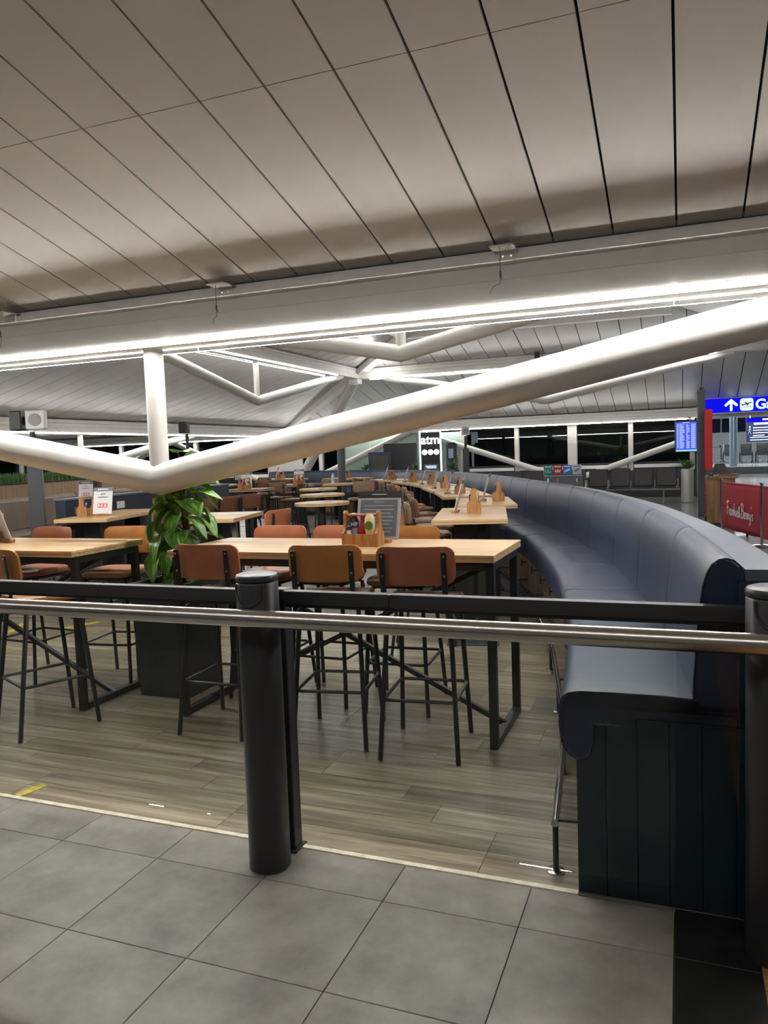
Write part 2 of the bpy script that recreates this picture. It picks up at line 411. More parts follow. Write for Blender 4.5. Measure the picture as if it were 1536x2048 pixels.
# ================================================================== LARGE STRUCTURE
SL = 0.268                       # roof pitch, 15 degrees
XE, YA, YW, XR = -14.0, 4.45, 26.1, 7.2      # bay of the hall: left eave, near eave, window eave, right eave
RI = 5.1                         # the inner ring of beams stands this far in from the eaves

# sofa line (foot of the backrest) as a smooth path
SOFA_PTS = [(0.045, 2.20), (0.03, 2.80), (-0.095, 3.95), (-0.275, 4.95), (-0.52, 6.05), (-1.09, 7.93), (-1.78, 9.62), (-2.52, 11.35), (-3.40, 13.15), (-4.45, 14.95), (-5.90, 16.95), (-7.7, 18.75), (-9.9, 19.85), (-12.2, 20.2), (-13.6, 20.2)]
def spline(pts, step=0.05):
    out = []
    for i in range(1, len(pts) - 2):
        p0, p1, p2, p3 = [Vector((*p, 0)) for p in pts[i-1:i+3]]
        for k in range(24):
            t = k / 24
            out.append(0.5 * ((2*p1) + (-p0 + p2)*t + (2*p0 - 5*p1 + 4*p2 - p3)*t*t + (-p0 + 3*p1 - 3*p2 + p3)*t**3))
    out.append(Vector((*pts[-2], 0)))
    L = [0]
    for a, b in zip(out, out[1:]): L.append(L[-1] + (b - a).length)
    n = int(L[-1] / step); res = []; j = 0
    for i in range(n + 1):
        s = L[-1] * i / n
        while j < len(L) - 2 and L[j+1] < s: j += 1
        res.append(out[j].lerp(out[j+1], (s - L[j]) / max(1e-9, L[j+1] - L[j])))
    return res, L[-1]
SOFA, SOFA_L = spline(SOFA_PTS)
def sofa_at(s):
    """point on the sofa line at arc length s and its outward normal"""
    x = max(0, min(len(SOFA) - 1.001, s / SOFA_L * (len(SOFA) - 1))); i = int(x); p = SOFA[i].lerp(SOFA[i+1], x - i)
    a, b = SOFA[max(0, i-2)], SOFA[min(len(SOFA)-1, i+3)]; d = (b - a).normalized()
    return p, Vector((d.y, -d.x, 0))

def floors():
    f = struct(B().box(-40, 14, -8, 60, -0.30, -0.010).build('floor_concourse', 'concourse_tile'), 'glossy light grey tiled concourse floor')
    f2 = struct(B().box(-9, -0.034, -8, 2.755, -0.012, -0.004).build('floor_front', 'grout'), 'grey tiled walkway in front of the barrier')
    me = B().cbox(0.0015, 0.4985, 0.0015, 0.4985, -0.008, 0.0, 0.0012).mesh('tile'); me.materials.append(MATS['floor_tile'])
    me2 = B().cbox(0.0015, 0.4985, 0.0015, 0.2535, -0.008, 0.0, 0.0012).mesh('tile'); me2.materials.append(MATS['floor_tile'])
    for i in range(-8, 4):
        for j in range(-4, 2):
            inst('tile', me2 if j == 1 else me, f2, (-2.034 + 0.5*i, 2.0 + 0.5*j, 0))
    f3 = struct(B().box(-0.034, 0.222, -4, 2.775, -0.012, -0.004).build('floor_edge', 'grout'), 'black tile border beside the walkway')
    mb = B().cbox(0.002, 0.254, 0.0015, 0.4985, -0.008, 0.0, 0.0012).mesh('tile'); mb.materials.append(MATS['black_tile'])
    for j in range(-4, 2):
        if j < 1: inst('tile', mb, f3, (-0.034, 2.0 + 0.5*j, 0))
    B().cbox(-0.032, 0.22, 2.5015, 2.775, -0.008, 0.0, 0.0012).build('tile', 'black_tile', f3)
    struct(B().box(0.222, 3.0, -4, 2.70, -0.012, -0.001).build('floor_side', 'orange_floor'), 'orange brown wood floor at the frame edge')
    # dining floor, bounded by the back of the banquette
    poly = [(-30, 2.765), (0.2, 2.765)] + [((SOFA[i] ).x + 0.15, SOFA[i].y + 0.1) for i in range(0, len(SOFA), 8)] + [(-30, 19)]
    f4 = struct(B().prism(poly, -0.012, -0.003).build('floor_dining', 'floor_wood_far'), 'weathered grey brown plank floor of the dining area')
    rng = random.Random(3); cache = {}
    for j in range(27):
        y0 = 2.785 + 0.17 * j
        x = -0.25; x -= rng.choice((0.3, 0.5, 0.8, 1.0))
        xr = -0.28 if y0 < 4.5 else -0.9
        first = True; end = -1.16 * y0 - 0.5
        hi = xr
        while hi > end:
            lo = x if first else hi - 1.2
            ln = round(hi - lo, 3); first = False
            if ln > 0.05:
                if ln not in cache:
                    m_ = B().cbox(0.0012, ln - 0.0012, 0.0012, 0.1688, -0.006, 0.0, 0.0008).mesh('plank'); m_.materials.append(MATS['floor_wood']); cache[ln] = m_
                inst('plank', cache[ln], f4, (lo, y0, 0))
            hi = lo
    struct(B().box(-7, -1.50, 2.757, 2.783, -0.006, 0.004).build('trim_1', 'strip_cream'), 'cream threshold strip left of the flat post')
    struct(B().box(-1.50, -0.366, 2.757, 2.783, -0.006, 0.004).build('trim_2', 'strip_cream'), 'cream threshold strip right of the flat post')
    # brown floor beyond the banquette by the host stand
    poly = [(SOFA[i].x + 0.42, SOFA[i].y) for i in range(0, 200, 8)]
    poly = [p for p in poly if p[1] < 16.2] + [(3.2, 16.6), (6, 13), (6, 2.75), (0.45, 2.75)]
    struct(B().prism(poly, -0.012, -0.004).build('floor_entrance', 'floor_brown'), 'dark brown plank floor around the host stand')
    tag(B().box(-0.026, 0.026, -0.075, 0.075, 0.0005, 0.0022).build('floor_tape', 'tape_yellow', loc=(-3.085, 2.86, 0), rz=-0.26), 'short strip of yellow tape beside the cream threshold strip', 'tape')
    tag(B().box(-0.03, 0.03, -0.22, 0.22, 0.0005, 0.0022).build('floor_tape', 'tape_yellow', loc=(-6.35, 5.85, 0), rz=0.5), 'yellow tape seen between stool legs at the far left', 'tape')
    tag(B().box(-0.03, 0.03, -0.2, 0.2, 0.0005, 0.0022).build('floor_tape', 'tape_yellow', loc=(-5.75, 6.10, 0), rz=-0.4), 'yellow tape behind the left bar table leg', 'tape')
floors()

def slab(parent, quad, n, th, m, name='panel'):
    vs = [Vector(q) for q in quad]; k = len(vs); b = B()
    b.add([*vs, *[v + n*th for v in vs]], [tuple(range(k))[::-1], tuple(range(k, 2*k))] + [(i, (i+1) % k, k + (i+1) % k, k + i) for i in range(k)])
    return b.build(name, m, parent)
def slope(parent, P, n, s0, s1, w_, t0, tmax, m, gap=0.007, th=0.02):
    s = s0
    while s < s1 - 0.02:
        a, b = s + gap, min(s + w_, s1) - gap
        ta, tb = tmax(a), tmax(b)
        if min(ta, tb) > t0 + 0.05:
            slab(parent, [P(a, t0), P(b, t0), P(b, tb), P(a, ta)], n, th, m)
        elif max(ta, tb) > t0 + 0.05:
            slab(parent, [P(a, t0), P(b, t0), P(b, tb)] if tb > ta else [P(a, t0), P(b, t0), P(a, ta)], n, th, m)
        s += w_
def roofs():
    z0 = 2.757
    # near slope, over the photographer
    c0 = empty_struct('ceiling_near', 'sloping grey panelled ceiling over the walkway')
    P = lambda s, t: (s, 4.36 - t, z0 + SL*t); n = Vector((0, SL, 1)).normalized()
    slab(c0, [(-16, 4.36, z0 + 0.03), (9, 4.36, z0 + 0.03), (9, -7, z0 + 0.03 + SL*11.36), (-16, -7, z0 + 0.03 + SL*11.36)], n, 0.05, 'dark_void', 'backing')
    ph = 0.292
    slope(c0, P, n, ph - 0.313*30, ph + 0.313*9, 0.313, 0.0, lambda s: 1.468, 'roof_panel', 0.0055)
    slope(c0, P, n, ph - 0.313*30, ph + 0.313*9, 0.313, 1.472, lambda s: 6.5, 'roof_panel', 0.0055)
    slab(c0, [(-16, 4.36, z0), (ph - 0.313*30, 4.36, z0), (ph - 0.313*30, -2.1, z0 + SL*6.46), (-16, -2.1, z0 + SL*6.46)], n, 0.02, 'roof_panel', 'side_field')
    slab(c0, [(ph + 0.313*9, 4.36, z0), (9, 4.36, z0), (9, -2.1, z0 + SL*6.46), (ph + 0.313*9, -2.1, z0 + SL*6.46)], n, 0.02, 'roof_panel', 'side_field')
    slab(c0, [(-16, -2.14, z0 + SL*6.5), (9, -2.14, z0 + SL*6.5), (9, -7, z0 + SL*11.36), (-16, -7, z0 + SL*11.36)], n, 0.02, 'roof_panel', 'upper_field')
    # main bay: four slopes rising to the middle
    ap = 5.6
    c1 = empty_struct('ceiling_window_side', 'grey panelled roof slope rising from the window eave')
    P = lambda s, t: (s, YW - t, z0 + SL*t)
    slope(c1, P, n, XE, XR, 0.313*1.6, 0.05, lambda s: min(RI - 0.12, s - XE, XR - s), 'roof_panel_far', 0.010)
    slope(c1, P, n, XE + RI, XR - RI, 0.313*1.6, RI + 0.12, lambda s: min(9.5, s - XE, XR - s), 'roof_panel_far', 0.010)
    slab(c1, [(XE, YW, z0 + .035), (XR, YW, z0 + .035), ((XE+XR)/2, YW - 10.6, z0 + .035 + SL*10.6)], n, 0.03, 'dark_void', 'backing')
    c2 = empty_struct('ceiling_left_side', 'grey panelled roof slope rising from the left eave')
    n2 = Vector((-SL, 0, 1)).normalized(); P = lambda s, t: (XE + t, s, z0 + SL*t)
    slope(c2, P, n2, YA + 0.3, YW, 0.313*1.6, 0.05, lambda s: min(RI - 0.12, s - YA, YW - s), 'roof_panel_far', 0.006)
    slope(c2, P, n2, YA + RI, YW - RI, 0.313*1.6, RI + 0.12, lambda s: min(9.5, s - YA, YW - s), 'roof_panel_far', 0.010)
    slab(c2, [(XE, YA, z0 + .035), (XE, YW, z0 + .035), (XE + 10.6, (YA+YW)/2, z0 + .035 + SL*10.6)], n2, 0.03, 'dark_void', 'backing')
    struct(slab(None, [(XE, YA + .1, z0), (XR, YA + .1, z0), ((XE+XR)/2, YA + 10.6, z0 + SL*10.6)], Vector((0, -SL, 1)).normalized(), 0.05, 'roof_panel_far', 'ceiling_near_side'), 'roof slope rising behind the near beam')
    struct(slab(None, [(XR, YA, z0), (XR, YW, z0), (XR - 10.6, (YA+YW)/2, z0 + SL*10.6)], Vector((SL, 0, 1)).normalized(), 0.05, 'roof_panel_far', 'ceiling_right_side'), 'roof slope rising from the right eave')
    # next bay to the left, plain
    XL = XE - 21
    struct(slab(None, [(XE - .1, YA, z0), (XE - .1, YW, z0), (XE - 10.6, (YA+YW)/2, z0 + SL*10.6)], Vector((SL, 0, 1)).normalized(), 0.05, 'roof_panel_far', 'ceiling_next_bay'), 'roof slope of the next bay behind the left eave')
    struct(slab(None, [(XL, YW, z0), (XE - .1, YW, z0), ((XE + XL)/2, YW - 10.6, z0 + SL*10.6)], n, 0.05, 'roof_panel_far', 'ceiling_next_bay_windows'), 'roof slope of the next bay over the far left windows')
    struct(slab(None, [(XL, YA, z0), (XL, YW, z0), (XL + 10.6, (YA+YW)/2, z0 + SL*10.6)], n2, 0.05, 'roof_panel_far', 'ceiling_next_bay_end'), 'far slope of the next bay')
roofs()

BEAM = [(-.18, 0), (-.18, .135), (-.14, .148), (-.14, .225), (-.19, .238), (-.19, .272), (-.10, .282), (-.10, .318), (.10, .318), (.10, .282), (.19, .272), (.19, .238), (.14, .225), (.14, .148), (.18, .135), (.18, 0)]
def truss(label, origin, rz, a0, a1, led=None, node=None, strut=True, node_dz=-0.915, half=4.75, sides=(-1, 1), ledm='led_far', brackets=(), group='white roof trusses'):
    """beam along local x at the origin's height, v-shaped tube under it, lamps on both lower edges"""
    t = thing('roof_truss', label, 'roof truss', origin, rz, group)
    b = B(); rings = [((a0, 0), (0, 1)), ((a1, 0), (0, 1))]
    b.sweep(BEAM, rings).build('beam', 'grey_steel', t)
    if led:
        for sd in sides:
            n = max(1, int((led[1] - led[0]) / 2.9)); d = (led[1] - led[0]) / n
            for i in range(n):
                # diffuser hanging under a housing plate that shades it from above
                xa, xb = led[0] + i*d, led[0] + (i+1)*d - .004
                B().box(xa, xb, *sorted((sd*.1838, sd*.222)), -.004, 0.0).build('lamp_housing', 'plastic_white', t)
                y0, y1 = sorted((sd*.1815, sd*.2055)); z0, z1 = -.030, -.0041
                lb = B().add([(xa,y0,z0),(xb,y0,z0),(xb,y1,z0),(xa,y1,z0),(xa,y0,z1),(xb,y0,z1),(xb,y1,z1),(xa,y1,z1)], [(0,3,2,1), (0,1,5,4), (2,3,7,6), (4,5,6,7), (1,2,6,5), (3,0,4,7)])
                lb.build('lamp_strip', ledm, t)
                B().box(xa, xb, *sorted((sd*.174, sd*.1805)), -.032, -.0052).build('lamp_shield', 'plastic_white', t)
    if node is not None:
        zt = 0.02; tn = 32 if rz == 0 and origin[1] < 6 else 16
        # keep the arm pitch; ends run into the beam
        B().tube([(node - half, 0, zt), (node, 0, node_dz), (node + half, 0, zt)], 0.1095, tn).build('v_tube', 'white_steel', t, True)
        if strut: B().tube([(node, 0, node_dz), (node, 0, 0.0)], 0.066, tn, cap=False).build('strut', 'white_steel', t, True)
    for x in brackets:
        p = B().cbox(x - .055, x + .075, -.30, -.15, .288, .297, .002); p.cbox(x - .03, x + .07, -.198, -.190, .235, .297, .002)
        br = p.build('bracket', 'white_steel', t)
        for q in (0.0, 0.045):
            B().lathe([(0.006, 0), (0.006, .006)], 8).xf(Matrix.Translation((x + q, -.198, .255)) @ Matrix.Rotation(PI/2, 4, 'X')).build('bolt', 'steel', br, True)
        wv = B().tube([(x, -.275, .30), (x, -.275, .15), (x + .004, -.268, .12)], 0.0022, 6); wv.tube([(x, -.275, .15), (x - .004, -.268, .10), (x - .05, -.23, .095), (x - .075, -.21, .065)], 0.0016, 5)
        wv.lathe([(.005, .13), (.006, .15), (.005, .165)], 8, x, -.275)
        wv.build('wire', 'trim_dark', t)
    return t
ZE, ZR = 2.43, 3.85
XC, YC = -3.40, 15.25
truss('big near white truss with twin lamp strips crossing the whole picture above the tables', (0, YA, ZE), 0, -13.9, 7.0, (-12.5, 6.2), XC, ledm='led', brackets=[-0.906 + 1.79*i for i in range(-3, 2)])
truss('white truss second in depth, its v seen just above the big near tube', (0, YA + RI, ZR), 0, XE + RI, XR - RI, (XC - 4.3, XC + 4.3), XC, half=4.6)
truss('far white truss with v tube crossing behind the near tube at picture centre right', (0, YW - RI, ZR), 0, XE + RI, XR - RI, (XC - 4.2, XC + 4.2), XC, half=4.6)
truss('white truss running away at picture left centre with small v and lamp strip', (XE + RI, 0, ZR), PI/2, YA + RI, YW - RI, (YC - 4.2, YC + 4.0), YC, half=4.6)
truss('white truss on the right of the inner ring', (XR - RI, 0, ZR), PI/2, YA + RI, YW - RI, (YC - 4.2, YC + 4.2), YC, half=4.6)
truss('low white truss along the left eave behind the speaker posts', (XE, 0, ZE), PI/2, YA, YW, (YA + .5, YW - .5), YC)
truss('white eave beam above the dark windows', (0, YW, ZE), 0, -34, 16, (-33, 0.35), None, sides=(-1,))
truss('white truss over the walkway behind the photographer', (0, 4.45 - RI, ZR), 0, -9, 3, (-7.5, 1.5), None, ledm='led_dim')
tx = 18.5   # pale edge beam higher up the window-side slope
t = thing('roof_beam', 'pale beam across the upper window-side roof slope', 'roof beam')
B().box(-6.6, -0.2, tx - .12, tx + .12, 4.52, 4.80).build('beam', 'grey_steel', t); B().box(-6.6, -0.2, tx - .16, tx + .16, 4.80, 4.84).build('flange', 'white_steel', t)
t = thing('roof_beam', 'pale beam across the upper left-side roof slope', 'roof beam')
B().box(-6.6, -6.36, 12.0, tx, 4.52, 4.80).build('beam', 'grey_steel', t); B().box(-6.64, -6.32, 12.0, tx, 4.80, 4.84).build('flange', 'white_steel', t)
N = Vector((XE + RI, YW - RI, 3.98))
tag(B().bar(N + Vector((0, 0, .02)), (XE + .1, YW - .1, 2.72), 0.26, 0.20).build('hip_beam', 'grey_steel'), 'hip beam descending left from the roof node to the far corner', 'roof beam')
tag(B().bar(N, N + Vector((2.4, -2.4, .66)), 0.22, 0.18).build('hip_beam', 'grey_steel'), 'hip beam rising right from the roof node to the upper beam', 'roof beam')
tag(B().tube([N + Vector((-.05, .05, -.1)), (XE + .1, YW - .3, 0)], [0.16, 0.16], 16).build('raking_column', 'white_steel', smooth=True), 'white raking column leaning up to the roof node', 'column')
tag(B().cbox(N.x - .02, N.x + .28, N.y - .55, N.y - .25, 3.68, 3.82, .01).build('junction_box', 'plastic_white'), 'small white box under the roof node', 'box')
tag(B().cbox(N.x + .75, N.x + 1.15, N.y - .85, N.y - .75, 3.74, 3.80, .01).build('emergency_light', 'led_far'), 'small lit lamp beside the roof node', 'lamp')
tag(B().cbox(-3.62, -3.50, YW - RI - .36, YW - RI - .20, 4.00, 4.18, .01).build('camera_box', 'black_plastic'), 'small black box on the far truss', 'box')

def facade():
    y = YW + 0.12
    wf = empty_struct('wall_far', 'window wall at the far side with white mullions and dark night glass')
    x = XC + 1.85*2
    lo = B().box(-34, 0.42, y - .05, y + .15, 0, 0.91).build('low_wall', 'low_wall', wf)
    B().box(-34, 0.42, y - .05, y - .01, 1.05, 1.11).build('rail', 'rail_black', wf)
    edges = [XC + 1.85*i for i in range(-17, 3)]
    for i, e in enumerate(edges):
        wd = 0.15 if abs((e - XC) / (1.85*3) - round((e - XC) / (1.85*3))) < 0.01 else 0.075
        B().cbox(e - wd, e + wd, y - .10, y + .10, 0.84, 2.44, 0.006).build('mullion', 'white_steel', wf)
        if i + 1 < len(edges):
            B().box(e + .06, edges[i+1] - .06, y + .01, y + .03, 1.02, 2.44).build('pane', 'window_glass', wf)
            B().cbox(e + .10, edges[i+1] - .10, y - .16, y - .11, 0.925, 1.035, 0.004).build('heater_strip', 'strip_white', wf)
    struct(B().box(-34, 0.6, y + 1.5, y + 1.6, -0.2, 3).build('wall_outside', 'dark_void'), 'dark night outside the windows')
    # zig-zag braces in front of the glass
    nodes = [(-24.6, .35), (-19.2, 2.45), (XE, .35), (XE + RI, 2.45), (XC, .55), (0.36, 1.84)]
    for k, (a, b) in enumerate(zip(nodes, nodes[1:])):
        tag(B().tube([(a[0], y - .32, a[1]), (b[0], y - .32, b[1])], 0.10, 14).build('facade_brace', 'white_steel', smooth=True),
            ['white brace rising right in front of the far left windows', 'white brace falling right toward the far corner', 'white brace rising right toward the cash machine sign', 'white brace falling right from the cash machine sign', 'white brace rising right toward the flight display'][k], 'brace', 'diagonal window braces')
    # left wall of the next bay
    wl = empty_struct('wall_left', 'window wall at the far left')
    B().box(-30.2, -30, 0, 26, 0, 0.95).build('low_wall', 'low_wall', wl)
    for i in range(13):
        B().box(-30.2, -30, 2*i - .07, 2*i + .07, .95, 2.5).build('mullion', 'white_steel', wl)
        B().box(-30.12, -30.10, 2*i + .07, 2*i + 1.93, .95, 2.5).build('pane', 'window_glass', wl)
    struct(B().box(-30.2, -29.9, 0, 26, 2.45, 3.2).build('trim_3', 'grey_steel'), 'pale eave of the far left window wall')
    struct(B().box(-16, 14, -7.2, -7, 0, 6).build('wall_back', 'wall_cream'), 'wall behind the photographer')
    struct(B().box(14, 14.2, -7, 60, 0, 6).build('wall_right', 'wall_cream'), 'wall at the right of the hall')
    struct(B().box(XE - .9, XE + .6, YW - .02, YW + .05, 0.9, 2.3).build('wall_corner', 'wall_cream'), 'white panel beside the raking column')
facade()

# ================================================================== BARRIER
def bollard(x, y, label):
    t = thing('bollard', label, 'bollard', (x, y, 0), 0, 'charcoal barrier bollards')
    r = 0.0825
    B().lathe([(r - .004, 0), (r, .006), (r, 1.150), (r - .003, 1.155), (r - .010, 1.157)], 40).build('body', 'charcoal', t, True)
    B().lathe([(r - .012, 1.156), (r - .001, 1.160), (r + .001, 1.166), (r + .001, 1.176), (r - .003, 1.183), (r - .014, 1.187), (0.0, 1.1875)], 40).build('cap', 'charcoal', t, True)
    # u-shaped bead pressed into the front of the head
    pts = []
    for k in range(25):
        a = PI * k / 24; lx = -0.058 * math.cos(a); lz = 1.128 - 0.062 * math.sin(a)
        if k == 0: pts.append((lx, -math.sqrt(r*r - lx*lx) - .001, 1.150))
        pts.append((lx, -math.sqrt(r*r - lx*lx) - .001, lz))
    pts.append((0.058, -math.sqrt(r*r - .058**2) - .001, 1.150))
    B().tube(pts, 0.0055, 8).build('bead', 'charcoal', t, True)
    B().box(-.02, .02, -.125, -.07, 1.03, 1.062).build('rail_bracket', 'rail_black', t)
    return t
bollard(-1.557, 2.60, 'charcoal bollard standing left of picture centre on the grey tiles')
bollard(0.262, 2.60, 'charcoal bollard cut by the right picture edge')
bollard(-3.376, 2.60, 'charcoal bollard outside the left picture edge')
# flat posts, top rail and glass behind the bollards
for x, lb in ((-1.545, 'flat black glass post directly behind the middle bollard'), (0.235, 'flat black glass post behind the right bollard'), (-3.33, 'flat black glass post outside the left picture edge')):
    t = thing('glass_post', lb, 'post', (x, 2.735, 0), 0, 'flat posts of the glass barrier')
    B().cbox(-.036, .036, -.012, .055, 0.0, 1.10, .004).build('upright', 'rail_black', t)
    B().cbox(-.05, .05, -.03, .07, 0.0, .008, .002).build('base_plate', 'rail_black', t)
for a, b, lb in ((-3.29, -1.585, 'long dark flat top rail left of the middle bollard'), (-1.505, 0.195, 'long dark flat top rail right of the middle bollard')):
    t = thing('top_rail', lb, 'rail', (0, 0, 0), 0, 'flat top rails of the glass barrier')
    m_ = a + (b - a) * (0.27 if a > -2 else 0.5)
    B().cbox(a, m_ - .0008, 2.705, 2.755, 1.045, 1.097, .003).build('rail_length', 'rail_black', t)
    B().cbox(m_ + .0008, b, 2.705, 2.755, 1.045, 1.097, .003).build('rail_length', 'rail_black', t)
    B().box(a, b, 2.722, 2.738, 1.030, 1.0455).build('gasket', 'black_plastic', t)
for a, b, lb in ((-3.28, -1.60, 'clear glass pane left of the middle bollard'), (-1.49, -0.030, 'clear glass pane between the middle bollard and the banquette end'), (-0.024, 0.185, 'narrow clear glass pane in front of the banquette end')):
    t = thing('glass_screen', lb, 'glass pane', (0, 0, 0), 0, 'barrier glass panes')
    B().box(a, b, 2.726, 2.734, 0.10, 1.032).build('pane', 'barrier_glass', t)
t = thing('handrail', 'long brushed steel tubular handrail in front of the bollards', 'handrail')
B().tube([(-4.6, 2.43, 1.045), (2.2, 2.43, 1.045)], 0.0325, 28).build('tube', 'steel', t, True)
for x in (-3.376, -1.557, 0.262): B().tube([(x, 2.43, 1.02), (x, 2.47, 1.02), (x, 2.53, 1.04)], 0.008, 8).build('bracket', 'steel', t, True)

# ================================================================== CURVED BANQUETTE
def rings(s0, s1, step=0.10):
    n = max(1, int(math.ceil((s1 - s0) / step))); out = []
    for i in range(n + 1):
        p, nn = sofa_at(s0 + (s1 - s0) * i / n); out.append(((p.x, p.y), (nn.x, nn.y)))
    return out
def inset(prof, d):
    cx = sum(p[0] for p in prof) / len(prof); cz = sum(p[1] for p in prof) / len(prof)
    return [(cx + (u - cx) * (1 - d / 0.3), cz + (z - cz) * (1 - d / 0.3)) for u, z in prof]
def cushion(prof, s0, s1, name, m, parent, e=0.020):
    """swept pad whose two ends are rounded over"""
    b = B(); R = rings(s0 + 0.0035 + e, s1 - 0.0035 - e); n = len(prof)
    def ring(s, pr):
        p, nn = sofa_at(s); return [(p.x + nn.x*u, p.y + nn.y*u, z) for u, z in pr]
    allr = [ring(s0 + .0035, inset(prof, .016)), ring(s0 + .0035 + e*.35, inset(prof, .006))]
    for (p, nn) in R: allr.append([(p[0] + nn[0]*u, p[1] + nn[1]*u, z) for u, z in prof])
    allr += [ring(s1 - .0035 - e*.35, inset(prof, .006)), ring(s1 - .0035, inset(prof, .016))]
    vs = [v for r in allr for v in r]; fs = []
    for i in range(len(allr) - 1):
        for k in range(n):
            a = i*n + k; c_ = i*n + (k+1) % n; fs.append((a, a + n, c_ + n, c_))
    fs.append(tuple(range(n))); fs.append(tuple((len(allr)-1)*n + k for k in range(n))[::-1])
    return b.add(vs, fs).build(name, m, parent, True)
BACK = [(0.0, .70), (0.002, .80), (.012, .95), (.024, 1.08), (.034, 1.15), (.046, 1.192), (.062, 1.222), (.084, 1.239), (.108, 1.243), (.132, 1.236), (.150, 1.218), (.160, 1.19), (.164, 1.14), (.164, .70)]
SEAT = [(.018, .64), (.018, .748), (-.10, .757), (-.25, .759), (-.385, .758), (-.420, .751), (-.442, .735), (-.452, .708), (-.454, .64), (-.450, .585), (-.438, .545), (-.416, .518), (-.392, .506), (-.365, .510), (-.345, .535), (-.335, .58), (-.335, .64)]
def banquette():
    t = thing('curved_banquette', 'long curved navy leather banquette sweeping away on the right', 'banquette')
    nb = 1.06; s = 0.0; i = 0; SE = 22.2
    while s < SE:
        cushion(BACK, s, min(s + nb, SE), 'back_cushion', 'navy_seat', t); s += nb
    s = 0.0
    while s < SE:
        cushion(SEAT, s, min(s + 1.06, SE), 'seat_cushion', 'navy_seat', t); s += 1.06
    # structure under and behind
    B().sweep([(.166, 0), (.30, 0), (.30, 1.165), (.166, 1.165)], rings(0.0, SE, .2)).build('back_frame', 'navy_wall', t)
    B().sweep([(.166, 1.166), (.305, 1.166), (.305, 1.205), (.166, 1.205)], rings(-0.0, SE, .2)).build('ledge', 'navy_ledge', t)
    B().sweep([(-.30, 0), (.16, 0), (.16, .695), (.02, .695), (.02, .63), (-.30, .63)], rings(0.03, SE, .2)).build('carcass', 'navy_wall', t)
    s = 0.03
    while s < SE - .1:
        e = min(s + 0.615, SE)
        B().sweep([(-.318, .10), (-.300, .10), (-.300, .60), (-.318, .60)], rings(s + .002, e - .002, .15)).build('drawer_front', 'oak_base', t)
        p, nn = sofa_at((s + e)/2); a = math.atan2(nn.y, nn.x)
        h = B().tube([(-.318, 0, .40), (-.375, 0, .40)], .006, 8); h.tube([(-.375, 0, .362), (-.375, 0, .438)], .006, 8)
        h.xf(Matrix.Translation((p.x, p.y, 0)) @ Matrix.Rotation(a, 4, 'Z')).build('pull', 'black_metal', t)
        s += 0.615
    B().sweep([(-.29, 0), (-.28, 0), (-.28, .10), (-.29, .10)], rings(0.03, SE, .2)).build('plinth', 'black_plastic', t)
    # boarded end panel facing the walkway
    ep = B().box(-.366, .33, 2.792, 2.84, 0.0, .668).build('end_panel', 'navy_board', t)
    xs = [-.3665, -.262, -.155, -.048, .059, .166, .33]
    for a, b in zip(xs, xs[1:]): B().cbox(a + .0008, b - .0008, 2.780, 2.793, 0.002, .668, .002).build('board', 'navy_board', t)
    B().cbox(-.352, .172, 2.786, 2.84, .668, .700, .003).build('end_rail', 'navy', t)
    B().cbox(.172, .335, 2.782, 2.84, 0.668, 1.165, .003).build('ledge_end', 'navy_wall', t)
    # dark piping round the end of back and seat
    p, nn = sofa_at(0.004)
    for prof in (BACK, SEAT):
        pr = inset(prof, .004)
        B().tube([(p.x + nn.x*u, p.y + nn.y*u - .001, z) for u, z in pr], .0042, 6, closed=True).build('piping', 'navy', t, True)
    me = None
banquette()
def footrail():
    t = thing('foot_rail', 'low dark metal foot rail following the front of the curved banquette', 'foot rail')
    pts = []
    for (p, nn) in rings(0.12, 13.0, .15): pts.append((p[0] - nn[0]*.485, p[1] - nn[1]*.485, .20))
    B().tube(pts, .0155, 12).build('rail', 'chrome', t, True)
    s = 0.14
    while s < 13:
        p, nn = sofa_at(s); q = p - nn*.485
        B().tube([(q.x, q.y, .0), (q.x, q.y, .19)], .0115, 10).build('post', 'black_metal', t, True)
        B().lathe([(.036, 0), (.036, .003), (.030, .006), (.012, .0065)], 20, q.x, q.y).build('foot_plate', 'steel', t, True)
        r_ = p - nn*.30
        B().tube([(q.x, q.y, .205), (r_.x, r_.y, .205)], .007, 8).build('wall_arm', 'black_metal', t, True)
        s += 0.955
footrail()

